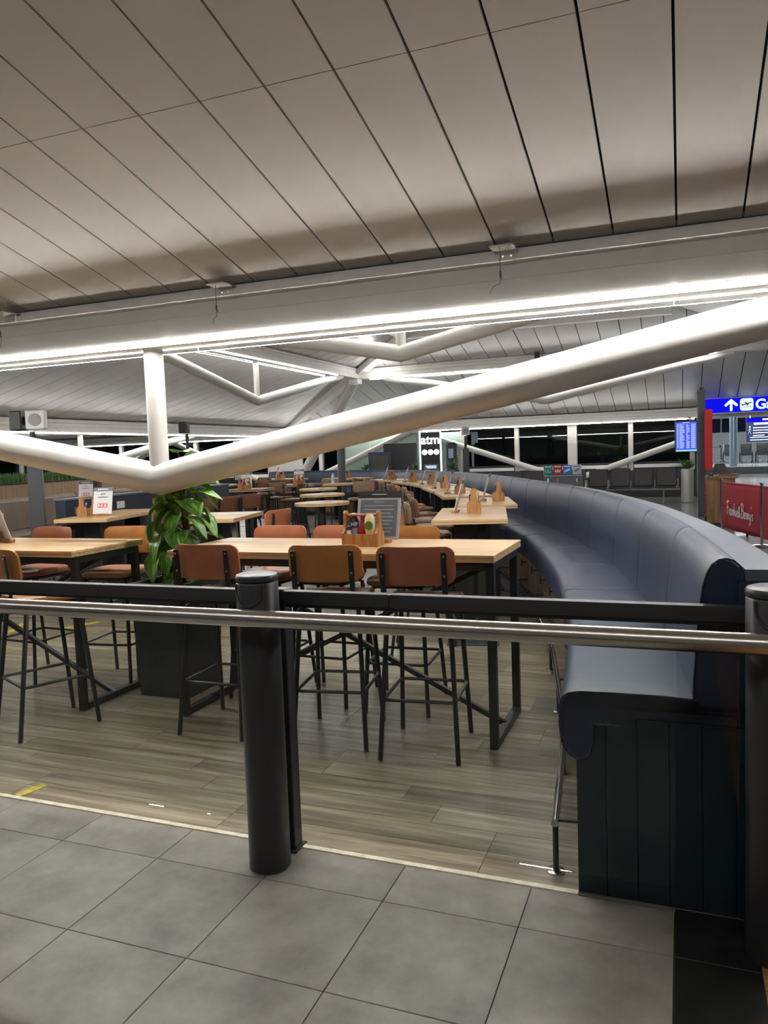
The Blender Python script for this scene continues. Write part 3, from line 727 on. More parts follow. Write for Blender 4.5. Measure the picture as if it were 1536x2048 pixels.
# ================================================================== BAR STOOLS
def stool_proto(leather):
    t = thing('bar_stool', '', 'bar stool')
    # seat: rounded square pad, slightly dished with rolled edge
    n = 28; out = rrect(.405, .40, .085, 6); b = B(); m_ = len(out); vs = []; fs = []
    S = .034
    lev = [(k_, z_ + S) for k_, z_ in [(.90, .772), (.975, .776), (1.0, .788), (1.0, .800), (.985, .811), (.93, .818), (.75, .817), (.45, .812), (.0, .810)]]
    for sc, z in lev[:-1]:
        for (x, y) in out: vs.append((x*sc, y*sc + .005, z - (0.012 if (y > .13 and z > .80 + S) else 0)))
    vs.append((0, .005, .810 + S))
    for i in range(len(lev) - 2):
        for k in range(m_): fs.append((i*m_ + k, i*m_ + (k+1) % m_, (i+1)*m_ + (k+1) % m_, (i+1)*m_ + k))
    top = (len(lev) - 2)*m_
    for k in range(m_): fs.append((top + k, top + (k+1) % m_, len(vs) - 1))
    fs.append(tuple(range(m_))[::-1])
    b.add(vs, fs).build('seat', leather, t, True)
    B().prism([(x*.86, y*.86 + .005) for x, y in out], .757 + S, .773 + S).build('seat_pan', 'black_metal', t)
    # curved padded backrest
    W, H, TH = .425, .205, .030; nx, nz = 12, 6; vs = []; fs = []
    zc = 1.044
    def P(u, v, side):
        # u,v in -1..1, rounded-rectangle outline by squeezing corners
        cr = .05; x = u*W/2; z = v*H/2
        ax, az = abs(x) - (W/2 - cr), abs(z) - (H/2 - cr)
        if ax > 0 and az > 0:
            d = math.hypot(ax, az)
            if d > 0:
                m2 = max(ax, az); x = math.copysign(W/2 - cr + ax*m2/d, x); z = math.copysign(H/2 - cr + az*m2/d, z)
        y = -.232 + .050*(x/(W/2))**2 - .10*(z)
        edge = max(abs(u)**6, abs(v)**6)
        return (x, y + side*TH/2*(1 - .55*edge) , zc + z)
    for side in (1, -1):
        for j in range(nz + 1):
            for i in range(nx + 1): vs.append(P(-1 + 2*i/nx, -1 + 2*j/nz, side))
    q = (nx+1)*(nz+1)
    for j in range(nz):
        for i in range(nx):
            a = j*(nx+1) + i; fs.append((a, a+1, a+nx+2, a+nx+1)); fs.append((q+a, q+a+nx+1, q+a+nx+2, q+a+1))
    bd = [i for i in range(nx+1)] + [j*(nx+1) + nx for j in range(1, nz+1)] + [nz*(nx+1) + i for i in range(nx-1, -1, -1)] + [j*(nx+1) for j in range(nz-1, 0, -1)]
    for k in range(len(bd)):
        a, c_ = bd[k], bd[(k+1) % len(bd)]; fs.append((a, c_, q + c_, q + a))
    b = B().add(vs, fs); bk = b.build('backrest', leather, t, True)
    for sx in (-1, 1):
        # rear upright: tube under the seat, bent up, flattened behind the backrest
        up = B().tube([(sx*.150, .10, .752 + S), (sx*.156, -.10, .752 + S), (sx*.160, -.175, .760 + S), (sx*.163, -.215, .790 + S), (sx*.165, -.232, .86), (sx*.165, -.2265, .93)], .0105, 8)
        up.bar((sx*.165, -.2345, .90), (sx*.165, -.2535, 1.118), .028, .012)
        up.build('upright', 'black_metal', t, True)
        for z in (.995, 1.098):
            B().lathe([(.008, 0), (.007, .004), (.0, .005)], 10).xf(Matrix.Translation((sx*.165, -.2475 - (z-.985)*.093, z)) @ Matrix.Rotation(PI/2, 4, 'X')).build('screw', 'steel', t, True)
        B().tube([(sx*.150, .13, .757 + S), (sx*.172, .165, .735 + S), (sx*.205, .235, .0)], .0135, 8).build('leg', 'black_metal', t, True)
        B().tube([(sx*.150, -.11, .757 + S), (sx*.172, -.150, .735 + S), (sx*.212, -.250, .0)], .0135, 8).build('leg', 'black_metal', t, True)
    # foot ring
    k = .30; zf = .315; fx, fy0, fy1 = .196, -.205, .200; c_ = .03
    B().tube([(-fx + c_, fy0, zf), (fx - c_, fy0, zf), (fx - .008, fy0 + .008, zf), (fx, fy0 + c_, zf), (fx, fy1 - c_, zf), (fx - .008, fy1 - .008, zf), (fx - c_, fy1, zf), (-fx + c_, fy1, zf), (-fx + .008, fy1 - .008, zf), (-fx, fy1 - c_, zf), (-fx, fy0 + c_, zf), (-fx + .008, fy0 + .008, zf)], .0095, 8, closed=True).build('foot_ring', 'black_metal', t, True)
    return t
PROTO = {}
def stool(x, y, deg, leather, label, group):
    if leather not in PROTO:
        PROTO[leather] = stool_proto(leather); o = PROTO[leather]; o.location = (x, y, 0); o.rotation_euler[2] = math.radians(deg); o['label'] = label; o['group'] = group; return o
    return dup(PROTO[leather], (x, y, 0), math.radians(deg), label, group=group)
G1 = 'stools at the near bar tables'
stool(-2.615, 3.99, 2, 'terracotta', 'red brown leather bar stool behind the middle bollard, its back toward the camera', G1)
stool(-1.885, 4.02, 9, 'tan', 'olive tan bar stool in the middle of the near side of the front table', G1)
stool(-1.335, 3.99, 6, 'terracotta', 'red brown bar stool at the right end of the near side of the front table', G1)
stool(-2.70, 4.67, 180, 'terracotta', 'salmon bar stool behind the front table, leftmost on the far side', G1)
stool(-2.235, 4.68, 178, 'terracotta', 'salmon bar stool behind the front table, left of the sauce caddy', G1)
stool(-1.695, 4.64, 184, 'tan', 'orange tan bar stool behind the front table, right of the sauce caddy', G1)
stool(-3.76, 3.67, -25, 'tan', 'tan bar stool cut by the left picture edge near the left bar table', G1)
stool(-4.72, 4.56, 176, 'terracotta', 'salmon bar stool behind the left bar table below the speaker post', G1)
stool(-3.97, 4.62, 188, 'tan', 'orange tan bar stool behind the left bar table beside the plant', G1)
stool(-3.80, 6.50, 84, 'terracotta', 'single brown bar stool standing in the aisle behind the front table', 'stools in the middle of the room')

# ================================================================== BAR TABLES
def top_slab(poly_w, poly_d, z1, th, parent, m='table_wood'):
    b = B().cbox(-poly_w/2, poly_w/2, -poly_d/2, poly_d/2, z1 - th*.45, z1, .003); o = b.build('top', m, parent)
    B().cbox(-poly_w/2 + .001, poly_w/2 - .001, -poly_d/2 + .001, poly_d/2 - .001, z1 - th, z1 - th*.45, .001).build('edge_band', 'table_edge', parent)
    return o
def bar_table(x0, x1, y0, y1, label, sleds=(1, 1)):
    cx, cy = (x0+x1)/2, (y0+y1)/2; L, D = x1 - x0, y1 - y0; H = 1.077
    t = thing('bar_table', label, 'table', (cx, cy, 0), 0, 'long bar tables with sled legs')
    top_slab(L, D, H, .042, t)
    q = .045
    for sx in (-1, 1):
        xx = sx*(L/2 - .035)
        for sy in (-1, 1): B().cbox(xx - q/2, xx + q/2, sy*(D/2 - .06) - q/2, sy*(D/2 - .06) + q/2, 0, 1.034, .002).build('leg', 'black_metal', t)
        B().cbox(xx - q/2, xx + q/2, -(D/2 - .085), (D/2 - .085), 0.0, q, .002).build('floor_bar', 'black_metal', t)
        B().cbox(xx - q/2, xx + q/2, -(D/2 - .085), (D/2 - .085), 1.034 - q, 1.034, .002).build('top_bar', 'black_metal', t)
    for sy in (-1, 1): B().cbox(-L/2 + .06, L/2 - .06, sy*(D/2 - .06) - .015, sy*(D/2 - .06) + .015, .985, 1.034, .002).build('apron', 'black_metal', t)
    B().bar((-(L/2 - .035), 0, .03), (L/2 - .035, 0, 1.01), .03, .03).build('brace', 'black_metal', t)
    B().bar((L/2 - .035, .0, .03), (-(L/2 - .035), .0, 1.01), .029, .029).build('brace', 'black_metal', t)
    return t
bar_table(-3.03, -0.935, 3.985, 4.715, 'long front bar table with pale wood top and black sled legs')
bar_table(-5.80, -3.70, 3.885, 4.60, 'long bar table running out of the left picture edge')

# ================================================================== PLANT UNDER THE TRUSS NODE
def leaf_mesh(L, W, fold, droop, curl):
    """heart-shaped leaf along +y, folded on the midrib, drooping"""
    prof = [(0, .0), (-.06, .30), (.02, .62), (.16, .86), (.34, .95), (.52, .84), (.70, .60), (.86, .32), (1.0, .0)]
    bm = bmesh.new(); uv = bm.loops.layers.uv.new('UVMap'); rows = []
    for (t, wd) in prof:
        row = []
        for u in (-1, -.5, 0, .5, 1):
            tt = t if u else max(t, 0)
            y = tt * L; x = u * wd * W / 2
            z = -droop * L * max(0, tt)**2 + abs(u) * wd * W/2 * fold + curl * (u*u) * wd * W * .3 * math.sin(tt*5)
            row.append((bm.verts.new((x, y, z)), u*.5 + .5, tt))
        rows.append(row)
    for a, b in zip(rows, rows[1:]):
        for k in range(4):
            q = [a[k], a[k+1], b[k+1], b[k]]
            try: f = bm.faces.new([v[0] for v in q])
            except ValueError: continue
            f.smooth = True
            for lp, v in zip(f.loops, q): lp[uv].uv = (v[1], v[2])
    bmesh.ops.remove_doubles(bm, verts=bm.verts, dist=1e-4)
    r = bmesh.ops.extrude_face_region(bm, geom=list(bm.faces))
    for v in [g for g in r['geom'] if isinstance(g, bmesh.types.BMVert)]: v.co.z -= 0.0012
    bmesh.ops.recalc_face_normals(bm, faces=bm.faces)
    me = bpy.data.meshes.new('leaf'); bm.to_mesh(me); bm.free(); me.materials.append(MATS['leaf']); return me
def plant():
    p = thing('planter', 'tall tapered charcoal planter box under the truss node', 'planter', (-3.375, 4.53, 0))
    b = B(); zt = .80
    b.add([(-.195,-.205,0),(.195,-.205,0),(.195,.205,0),(-.195,.205,0),(-.222,-.232,zt),(.222,-.232,zt),(.222,.232,zt),(-.222,.232,zt),
           (-.196,-.206,zt),(.196,-.206,zt),(.196,.206,zt),(-.196,.206,zt),(-.190,-.200,zt-.06),(.190,-.200,zt-.06),(.190,.200,zt-.06),(-.190,.200,zt-.06)],
          [(0,3,2,1),(0,1,5,4),(1,2,6,5),(2,3,7,6),(3,0,4,7),(4,5,9,8),(5,6,10,9),(6,7,11,10),(7,4,8,11),(8,9,13,12),(9,10,14,13),(10,11,15,14),(11,8,12,15),(12,13,14,15)])
    b.build('box', 'planter_grey', p); B().box(-.19, .19, -.2, .2, zt - .06, zt - .045).build('soil', 'soil', p)
    t = thing('climbing_plant', 'variegated green climbing plant in the charcoal planter', 'plant', (-3.375, 4.53, 0))
    px, py = .0, .135
    B().tube([(px, py, .70), (px + .01, py, 1.2), (px, py, 1.66)], [.027, .026, .02], 10).build('moss_pole', 'stem', t, True)
    rng = random.Random(12)
    meshes = [leaf_mesh(.17, .185, .18, .22, .12), leaf_mesh(.15, .165, .28, .45, -.1), leaf_mesh(.19, .20, .12, .32, .18), leaf_mesh(.13, .145, .35, .30, .1)]
    def put(x, y, z, yaw, pitch, k, sc=1.0, roll=0):
        o = inst('leaf', meshes[k % 4], t, (x, y, z)); o.rotation_mode = 'XYZ'
        M = Matrix.Rotation(yaw, 4, 'Z') @ Matrix.Rotation(pitch, 4, 'X') @ Matrix.Rotation(roll, 4, 'Y')
        o.rotation_euler = M.to_euler(); o.scale = (sc, sc, sc)
        B().tube([(px + (x-px)*.1, py + (y-py)*.1, z - .07), (px + (x-px)*.6, py + (y-py)*.6, z - .015), (x, y, z)], .0032, 5).build('stalk', 'stem', t, True)
    for i in range(62):
        z = .80 + .82 * (i / 61) + rng.uniform(-.03, .03)
        a = rng.uniform(-PI, PI) if i % 3 else rng.uniform(PI*.9, PI*1.6)
        r = rng.uniform(.05, .15)
        x, y = px + r*math.cos(a), py + r*math.sin(a)
        # keep clear of the tube hanging in front
        if z > 1.28 and y < .06: y = .06 + rng.uniform(0, .05)
        if z > 1.34 and -PI < a and math.sin(a) < 0: a = -a
        pitch = rng.uniform(-1.0, -.15)
        put(x, y, z, a - PI/2, pitch, i, rng.uniform(.8, 1.15), rng.uniform(-.4, .4))
    # leaves that read singly in the photograph
    put(.07, .12, 1.66, -1.4, .35, 2, 1.0); put(-.02, .12, 1.70, -2.0, .2, 0, .9)
    put(.12, .09, 1.41, -1.35, .05, 2, 1.15); put(.08, .02, 1.36, -1.9, -.35, 0, 1.25); put(-.12, .02, 1.34, 2.2, -.75, 2, 1.2)
    put(-.16, .0, 1.20, 1.9, -1.1, 1, 1.15); put(.14, -.02, 1.24, -1.3, -.65, 0, 1.2); put(.12, -.05, 1.12, -1.7, -1.0, 2, 1.1)
    put(-.08, -.06, 1.10, 2.6, -1.1, 0, 1.15); put(-.10, -.08, .98, 2.7, -1.1, 2, 1.1); put(.0, -.10, 1.0, 3.0, -1.2, 1, 1.1)
plant()

# ================================================================== CADDIES, BOTTLES, MENUS
def caddy_proto():
    t = thing('condiment_caddy', '', 'caddy')
    W, D = .20, .125
    end = [(-D/2, 0), (D/2, 0), (D/2, .082), (.046, .092), (.031, .112), (.027, .140), (.026, .205), (.015, .216), (-.015, .216), (-.026, .205), (-.027, .140), (-.031, .112), (-.046, .092), (-D/2, .082)]
    for sx in (-1, 1):
        B().prism(end, 0, .016).xf(Matrix(((0, 0, 1, sx*(W/2 + .008) - .008), (1, 0, 0, 0), (0, 1, 0, 0), (0, 0, 0, 1)))).build('end_board', 'caddy_wood', t)
    for sy in (-1, 1): B().cbox(-W/2, W/2, sy*(D/2 - .006) - .006, sy*(D/2 - .006) + .006, 0.002, .078, .001).build('side_board', 'caddy_wood', t)
    B().box(-W/2, W/2, -D/2 + .012, D/2 - .012, .002, .012).build('bottom_board', 'caddy_wood', t)
    B().tube([(-W/2, 0, .190), (W/2, 0, .190)], .009, 10).build('handle', 'caddy_wood', t, True)
    return t
CAD = {}
def put_proto(key, maker, loc, rz, label, group):
    if key not in CAD:
        o = maker(); CAD[key] = o; o.location = loc; o.rotation_euler[2] = rz; o['label'] = label; o['group'] = group; return o
    return dup(CAD[key], loc, rz, label, group=group)
def brown_bottle():
    t = thing('sauce_bottle', '', 'bottle'); s = .030
    B().lathe([(.026, 0), (.029, .004), (.029, .142), (.026, .152), (.015, .166), (.013, .172)], 16).build('body', 'hp_brown', t, True)
    B().lathe([(.0155, .170), (.016, .173), (.016, .186), (.014, .188)], 16).build('cap', 'plastic_white', t, True)
    B().lathe([(.0294, .030), (.0294, .090)], 16).build('lower_label', 'label_sky', t, True)
    B().lathe([(.0294, .090), (.0294, .100)], 16).build('red_band', 'red_ink', t, True)
    B().lathe([(.0294, .100), (.0294, .140)], 16).build('upper_label', 'label_blue', t, True)
    text('lettering', 'HP', .036, 'paper', t, (0.012, -.0300, .120), (PI/2, 0, .38), .0012)
    return t
def ketchup():
    t = thing('ketchup_bottle', '', 'bottle')
    B().lathe([(.026, 0), (.031, .006), (.031, .070), (.025, .10), (.014, .135), (.0125, .15)], 16).build('body', 'ketchup', t, True)
    B().lathe([(.0145, .148), (.0145, .168), (.012, .171)], 16).build('cap', 'ketchup', t, True)
    B().lathe([(.0314, .020), (.0314, .060)], 16).build('label', 'paper', t, True)
    B().lathe([(.0317, .030), (.0317, .036)], 16).build('label_stripe', 'red_ink', t, True)
    return t
def mayo():
    t = thing('mayonnaise_bottle', '', 'bottle')
    b = B(); n = 18; vs = []; fs = []; prof = [(.022, .016, 0), (.024, .018, .012), (.024, .018, .028), (.026, .018, .045), (.033, .022, .09), (.036, .024, .135), (.032, .021, .165), (.020, .013, .180), (.006, .005, .183)]
    for (a, c_, z) in prof:
        for k in range(n): vs.append((a*math.cos(2*PI*k/n), c_*math.sin(2*PI*k/n), z))
    for i in range(len(prof) - 1):
        for k in range(n): fs.append((i*n + k, i*n + (k+1) % n, (i+1)*n + (k+1) % n, (i+1)*n + k))
    fs += [tuple(range(n))[::-1], tuple((len(prof)-1)*n + k for k in range(n))]
    b.add(vs, fs).build('body', 'mayo', t, True)
    q = B().prism([(x*.9, y*.72 + .115) for x, y in [(.030*math.cos(2*PI*k/16), .038*math.sin(2*PI*k/16)) for k in range(16)]], 0, .002)
    q.xf(Matrix.Translation((0, -.0235, 0)) @ Matrix(((1,0,0,0),(0,0,-1,0),(0,1,0,0),(0,0,0,1)))); q.build('label', 'label_green', t)
    return t
def shaker():
    t = thing('pepper_mill', '', 'shaker')
    B().lathe([(.017, 0), (.018, .004), (.016, .075), (.013, .090)], 14).build('body', 'clear_plastic', t, True)
    B().lathe([(.0145, .088), (.016, .092), (.016, .110), (.008, .118)], 14).build('top', 'black_plastic', t, True)
    return t
def menu_stand(dark=True):
    t = thing('menu_stand', '', 'menu'); W, H = (.29, .315) if dark else (.21, .30)
    tilt = Matrix.Rotation(math.radians(-17), 4, 'X')
    lift = Matrix.Translation((0, .0, .02))
    board = 'menu_light' if dark else 'paper'
    B().cbox(-W/2, W/2, -.003, .003, 0, H*.86, .001).xf(lift @ tilt).build('board', board, t)
    B().cbox(-W/2, W/2, -.004, .004, H*.86, H, .001).xf(lift @ tilt).build('header', 'black_plastic' if dark else 'menu_grey', t)
    if dark:
        B().box(-W/2 + .02, W/2 - .02, -.0042, -.0030, .02, H*.82).xf(lift @ tilt).build('sheet', 'menu_grey', t)
        for i in range(9):
            ww = [.07, .19, .20, .17, .20, .19, .15, .20, .18][i]
            B().box(-ww/2, ww/2, -.0052, -.0041, H*.76 - i*.024, H*.76 - i*.024 + .005).xf(lift @ tilt).build('print_line', 'menu_light', t)
        B().box(-.05, .05, -.0052, -.0041, H*.92, H*.94).xf(lift @ tilt).build('print_line', 'menu_light', t)
    else:
        for zz, ww in ((H*.74, .05), (H*.62, .11)): B().box(-ww/2, ww/2, -.0044, -.0030, zz, zz + .008).xf(lift @ tilt).build('print_line', 'ink', t)
        B().box(-.055, .055, -.0044, -.0030, H*.24, H*.40).xf(lift @ tilt).build('red_block', 'red_ink', t)
        for i in range(3): B().box(-.05 + .035*i, -.03 + .035*i, -.0052, -.0042, H*.27, H*.37).xf(lift @ tilt).build('print_mark', 'paper', t)
        for i in range(5): B().box(-.060 + .024*i, -.042 + .024*i, -.0052, -.0038, H*.905, H*.955).xf(lift @ tilt).build('print_mark', 'paper', t)
    B().cbox(-W/2*.62, W/2*.62, -.030, .035, 0, .026, .003).build('foot', 'caddy_wood', t)
    return t
GC, GB, GM = 'condiment caddies on the tables', 'sauce bottles in the caddies', 'menus standing on the tables'
ZT = 1.077
def caddy_set(x, y, z, rz, where, kinds=('hp', 'ketchup', 'mayo'), menu=None, mill=False):
    put_proto('caddy', caddy_proto, (x, y, z), rz, 'wooden condiment caddy ' + where, GC)
    c_, s_ = math.cos(rz), math.sin(rz)
    pos = {'hp': (-.060, .014), 'ketchup': (.004, .004), 'mayo': (.058, -.022)}
    mk = {'hp': (brown_bottle, 'brown sauce bottle in the caddy '), 'ketchup': (ketchup, 'red ketchup bottle in the caddy '), 'mayo': (mayo, 'cream mayonnaise bottle in the caddy ')}
    for k in kinds:
        lx, ly = pos[k]
        put_proto(k, mk[k][0], (x + lx*c_ - ly*s_, y + lx*s_ + ly*c_, z + .012), rz + (0 if k != 'mayo' else 0), mk[k][1] + where, GB)
    if mill:
        put_proto('mill', shaker, (x - .078*c_ + .034*s_, y - .078*s_ - .034*c_, z + .012), rz, 'small pepper mill in the caddy ' + where, GB)
    if menu:
        dx, dy, mr, dark = menu
        put_proto('menu_d' if dark else 'menu_w', lambda: menu_stand(dark), (x + dx, y + dy, z), mr, ('dark menu stand with printed sheet beside the caddy ' if dark else 'white menu leaning beside the caddy ') + where, GM)
caddy_set(-1.835, 4.34, ZT, 0.03, 'on the front bar table', menu=(.03, .155, .04, True), mill=True)
caddy_set(-4.86, 4.28, ZT, 1.3, 'on the left bar table', menu=(.165, .03, 2.65, False))

# ================================================================== TABLES ALONG THE BANQUETTE
def row_table_proto():
    t = thing('banquette_table', '', 'table'); L, D, H = .63, 1.40, 1.072
    b = B().cbox(-L/2, L/2, -D/2, D/2, H - .020, H, .003).build('top', 'table_wood', t)
    B().cbox(-L/2 + .001, L/2 - .001, -D/2 + .001, D/2 - .001, H - .040, H - .020, .001).build('edge_band', 'table_edge', t)
    for sy in (-.46, .46):
        B().cbox(-.14, .02, sy - .03, sy + .03, .012, H - .05, .004).build('column', 'black_metal', t)
        B().cbox(.05, .13, sy - .03, sy + .03, .012, H - .05, .004).build('column', 'black_metal', t)
        B().cbox(-.22, .22, sy - .20, sy + .20, 0, .012, .003).build('base_plate', 'post_grey', t)
        B().cbox(-.25, .25, sy - .04, sy + .04, H - .055, H - .040, .002).build('top_plate', 'black_metal', t)
    return t
TB = [(-1.80, 6.83, 13), (-2.08, 8.46, 16), (-2.80, 10.12, 22), (-3.46, 11.63, 25), (-4.17, 13.17, 29), (-4.96, 14.45, 34), (-6.02, 16.10, 42), (-7.95, 17.95, 60), (-10.3, 18.75, 78)]
for i, (x, y, r) in enumerate(TB):
    wh = f'on the {ORD[i]} table along the banquette'
    put_proto('rowtable', row_table_proto, (x, y, 0), math.radians(r), f'pale wood pedestal table, {ORD[i]} along the curved banquette from the camera', 'tables along the curved banquette')
    a = math.radians(r); ca, sa = math.cos(a), math.sin(a)
    ox, oy = (-.02, .02) if i else (.02, .12)
    if i == 1: ox = .16
    caddy_set(x + ox*ca - oy*sa, y + ox*sa + oy*ca, 1.072, a + PI/2, wh, menu=(-.17*ca, -.17*sa - .02, math.atan2(y, x) + PI - .10, False))
ST = [(781, -2.20, 5.85, 10), (0, -2.36, 6.38, 12), (0, -2.60, 7.28, 15), (0, -2.76, 7.95, 15), (0, -3.08, 8.75, 18), (0, -3.38, 9.55, 21), (0, -3.80, 10.55, 24), (0, -4.16, 11.25, 26), (0, -4.62, 12.10, 28), (0, -5.14, 13.05, 31), (0, -5.70, 14.0, 35), (0, -6.15, 14.75, 38), (0, -6.75, 15.55, 42)]
rg = random.Random(5)
for i, (q, x, y, r) in enumerate(ST):
    a = math.radians(r); j = rg.uniform(-9, 9)
    stool(x + .23*math.cos(a), y + .23*math.sin(a), r - 90 + j, ['tan', 'brown', 'brown', 'chestnut', 'brown', 'chestnut', 'brown'][i % 7] if i else 'tan', f'leather bar stool facing the banquette tables, {ORD[i]} of their row from the camera', 'stools facing the curved banquette')

# ================================================================== MIDDLE OF THE ROOM
def round_table_proto():
    t = thing('round_table', '', 'table'); R, H = .34, 1.072
    B().lathe([(R - .003, H - .036), (R, H - .033), (R, H - .014), (R, H - .003), (R - .003, H), (0.0, H)], 40).build('top', 'table_wood', t, True)
    B().lathe([(.04, .012), (.04, H - .05), (.16, H - .045), (.16, H - .037)], 20).build('column', 'black_metal', t, True)
    B().lathe([(.24, 0), (.24, .010), (.05, .016)], 28).build('base_plate', 'black_metal', t, True)
    return t
for i, (x, y) in enumerate(((-4.17, 8.60), (-5.08, 10.50), (-6.10, 12.45), (-6.60, 14.45))):
    put_proto('round', round_table_proto, (x, y, 0), 0, f'small round wood topped table, {ORD[i]} of the round ones counted away from the camera', 'round tables')
    if i < 3:
        o = B().cbox(-.105, .105, -.148, .148, 1.0725, 1.0745, .0005).build('menu_card', 'paper', loc=(x - .05, y - .03, 0), rz=.5 + i)
        tag(o, f'white paper menu lying on the {ORD[i]} round table', 'menu', 'papers lying on tables')
        o2 = B().cbox(-.06, .06, -.045, .045, 1.0747, 1.0757, .0003).build('menu_card', 'menu_grey', loc=(x + .06, y + .02, 0), rz=.2 + i)
        tag(o2, f'dark card lying on the paper on the {ORD[i]} round table', 'menu', 'papers lying on tables')
t = thing('water_bottle', 'clear water bottle standing on the farthest round table', 'bottle', (-6.72, 14.42, 1.072))
B().lathe([(.03, 0), (.033, .005), (.033, .15), (.026, .175), (.012, .20), (.012, .215)], 14).build('body', 'clear_plastic', t, True); B().lathe([(.014, .213), (.014, .235)], 12).build('cap', 'label_blue', t, True); B().lathe([(.0335, .06), (.0335, .11)], 14).build('label', 'label_sky', t, True)
def square_table(x, y, r, w_, d_, label, m='table_wood'):
    t = thing('pedestal_table', label, 'table', (x, y, 0), math.radians(r), 'square pedestal tables')
    top_slab(w_, d_, 1.072, .04, t, m)
    B().cbox(-.09, .09, -.09, .09, .012, 1.02, .004).build('column', 'black_metal', t); B().cbox(-.24, .24, -.24, .24, 0, .012, .003).build('base_plate', 'black_metal', t)
    B().cbox(-.22, .22, -.03, .03, 1.012, 1.030, .002).build('top_plate', 'black_metal', t)
    return t
square_table(-4.45, 6.70, 12, .70, .92, 'pale pedestal table with paper on it right of the plant')
tag(B().cbox(-.15, .15, -.105, .105, 1.0725, 1.075, .0005).build('menu_card', 'paper', loc=(-4.36, 6.86, 0), rz=.3), 'white paper lying on the pedestal table right of the plant', 'menu', 'papers lying on tables')
square_table(-7.70, 12.75, 10, .75, .75, 'dark edged pedestal table with caddy right of the second speaker post', 'chestnut')
caddy_set(-7.75, 12.65, 1.072, 1.2, 'on the dark table right of the second speaker post', menu=(-.05, .16, .4, False))
square_table(-7.55, 14.55, 10, .75, .75, 'dark topped pedestal table behind the lone dark stool back', 'chestnut')
caddy_set(-7.55, 14.5, 1.072, 1.2, 'on the dark table behind the lone dark stool back', kinds=('ketchup', 'mayo'), menu=(-.08, .16, .4, False))
square_table(-10.0, 15.2, 10, .75, .75, 'far pedestal table near the left eave')
GS = 'stools in the middle of the room'
for x, y, r, m_, lb in ((-5.95, 8.45, 72, 'chestnut', 'chestnut bar stool right of the plant top, leftmost of three in a row'), (-5.90, 8.93, 70, 'chestnut', 'chestnut bar stool right of the plant top, middle of three in a row'), (-5.88, 9.55, 60, 'chestnut', 'chestnut bar stool right of the plant top, rightmost of three in a row'),
        (-5.55, 6.98, 100, 'brown', 'brown bar stool at the navy partition table left of the plant'), (-5.62, 7.62, 100, 'brown', 'brown bar stool partly behind the plant at the navy partition'),
        (-7.72, 14.02, 4, 'brown', 'dark stool back standing before the dark topped table'), (-9.0, 15.6, 20, 'chestnut', 'small red brown stool seen left of the dark stool back'), (-8.55, 15.9, 10, 'chestnut', 'small red brown stool farther behind the dark stool back'),
        (-7.05, 13.25, 95, 'chestnut', 'stool at the right side of the dark edged table'), (-8.40, 12.9, -80, 'brown', 'stool at the left side of the dark edged table'), (-8.3, 11.6, 10, 'brown', 'brown stool below the second speaker post'),
        (-10.3, 18.05, -5, 'brown', 'brown stool back before the far end of the banquette'), (-5.6, 13.2, 180, 'brown', 'stool behind the third round table'), (-7.2, 15.1, 180, 'brown', 'stool behind the farthest round table'), (-9.6, 14.4, 30, 'chestnut', 'stool by the far pedestal table')):
    stool(x, y, r, m_, lb, GS)

def partition():
    t = thing('partition', 'low navy partition with sockets behind the left bar table', 'partition', (-6.74, 6.95, 0), math.radians(4))
    B().cbox(-.07, .07, 0, 3.9, 0, 1.225, .004).build('body', 'navy_wall', t); B().cbox(-.085, .085, -.01, 3.91, 1.225, 1.25, .004).build('cap', 'navy_ledge', t)
    for y, z, w_, m_ in ((.16, 1.10, .08, 'brown'), (.95, 1.11, .16, 'plastic_white'), (1.75, 1.10, .08, 'brown'), (3.3, 1.10, .08, 'plastic_white')):
        p = B().cbox(.070, .078, y, y + w_, z - .045, z + .045, .002).build('socket', m_, t)
    t2 = thing('partition_table', 'pale wood table with menu against the navy partition', 'table', (-6.02, 7.02, 0), math.radians(12))
    B().cbox(-.30, .30, -.72, .72, 1.032, 1.072, .003).build('top', 'table_wood', t2)
    for y in (-.45, .45): B().cbox(-.10, .10, y - .05, y + .05, 0, 1.03, .003).build('column', 'black_metal', t2); B().cbox(-.22, .22, y - .2, y + .2, 0, .012, .002).build('base_plate', 'black_metal', t2)
    B().cbox(-.28, -.25, -.66, .66, .2, 1.0, .002).build('modesty_panel', 'black_metal', t2)
    caddy_set(-6.12, 6.72, 1.072, 1.65, 'on the navy partition table', kinds=('hp',), menu=(.205, -.02, .35, False))
partition()
def post(x, y, top, rz, label, speakers):
    t = thing('speaker_post', label, 'post', (x, y, 0), rz, 'grey speaker posts')
    B().cbox(-.08, .08, -.08, .08, 0, 1.72, .006).build('post', 'post_grey', t)
    if top: B().tube([(0, 0, 1.72), (0, 0, top - .13)], .033, 12).build('mast', 'black_metal', t, True)
    for k, (dx, dy, r, col) in enumerate(speakers):
        M = Matrix.Translation((dx, dy, top)) @ Matrix.Rotation(r, 4, 'Z')
        sp = B().cbox(-.105, .105, -.07, .07, -.11, .11, .012).xf(M).build('speaker', 'speaker_white' if col else 'black_plastic', t)
        g = B().lathe([(.072, 0), (.072, .004), (.066, .007), (0, .009)], 24).xf(M @ Matrix.Translation((0, -.070, 0)) @ Matrix.Rotation(PI/2, 4, 'X')).build('grille', 'speaker_mesh' if col else 'black_metal', sp, True)
        B().cbox(-.03, .03, .07, .10, -.05, .05, .003).xf(M).build('bracket', 'black_metal', sp)
    return t
post(-7.04, 6.91, 2.17, math.radians(40), 'grey post with a white and a black speaker at the left edge', [(.06, -.09, -.15, 1), (-.14, .06, -1.9, 0)])
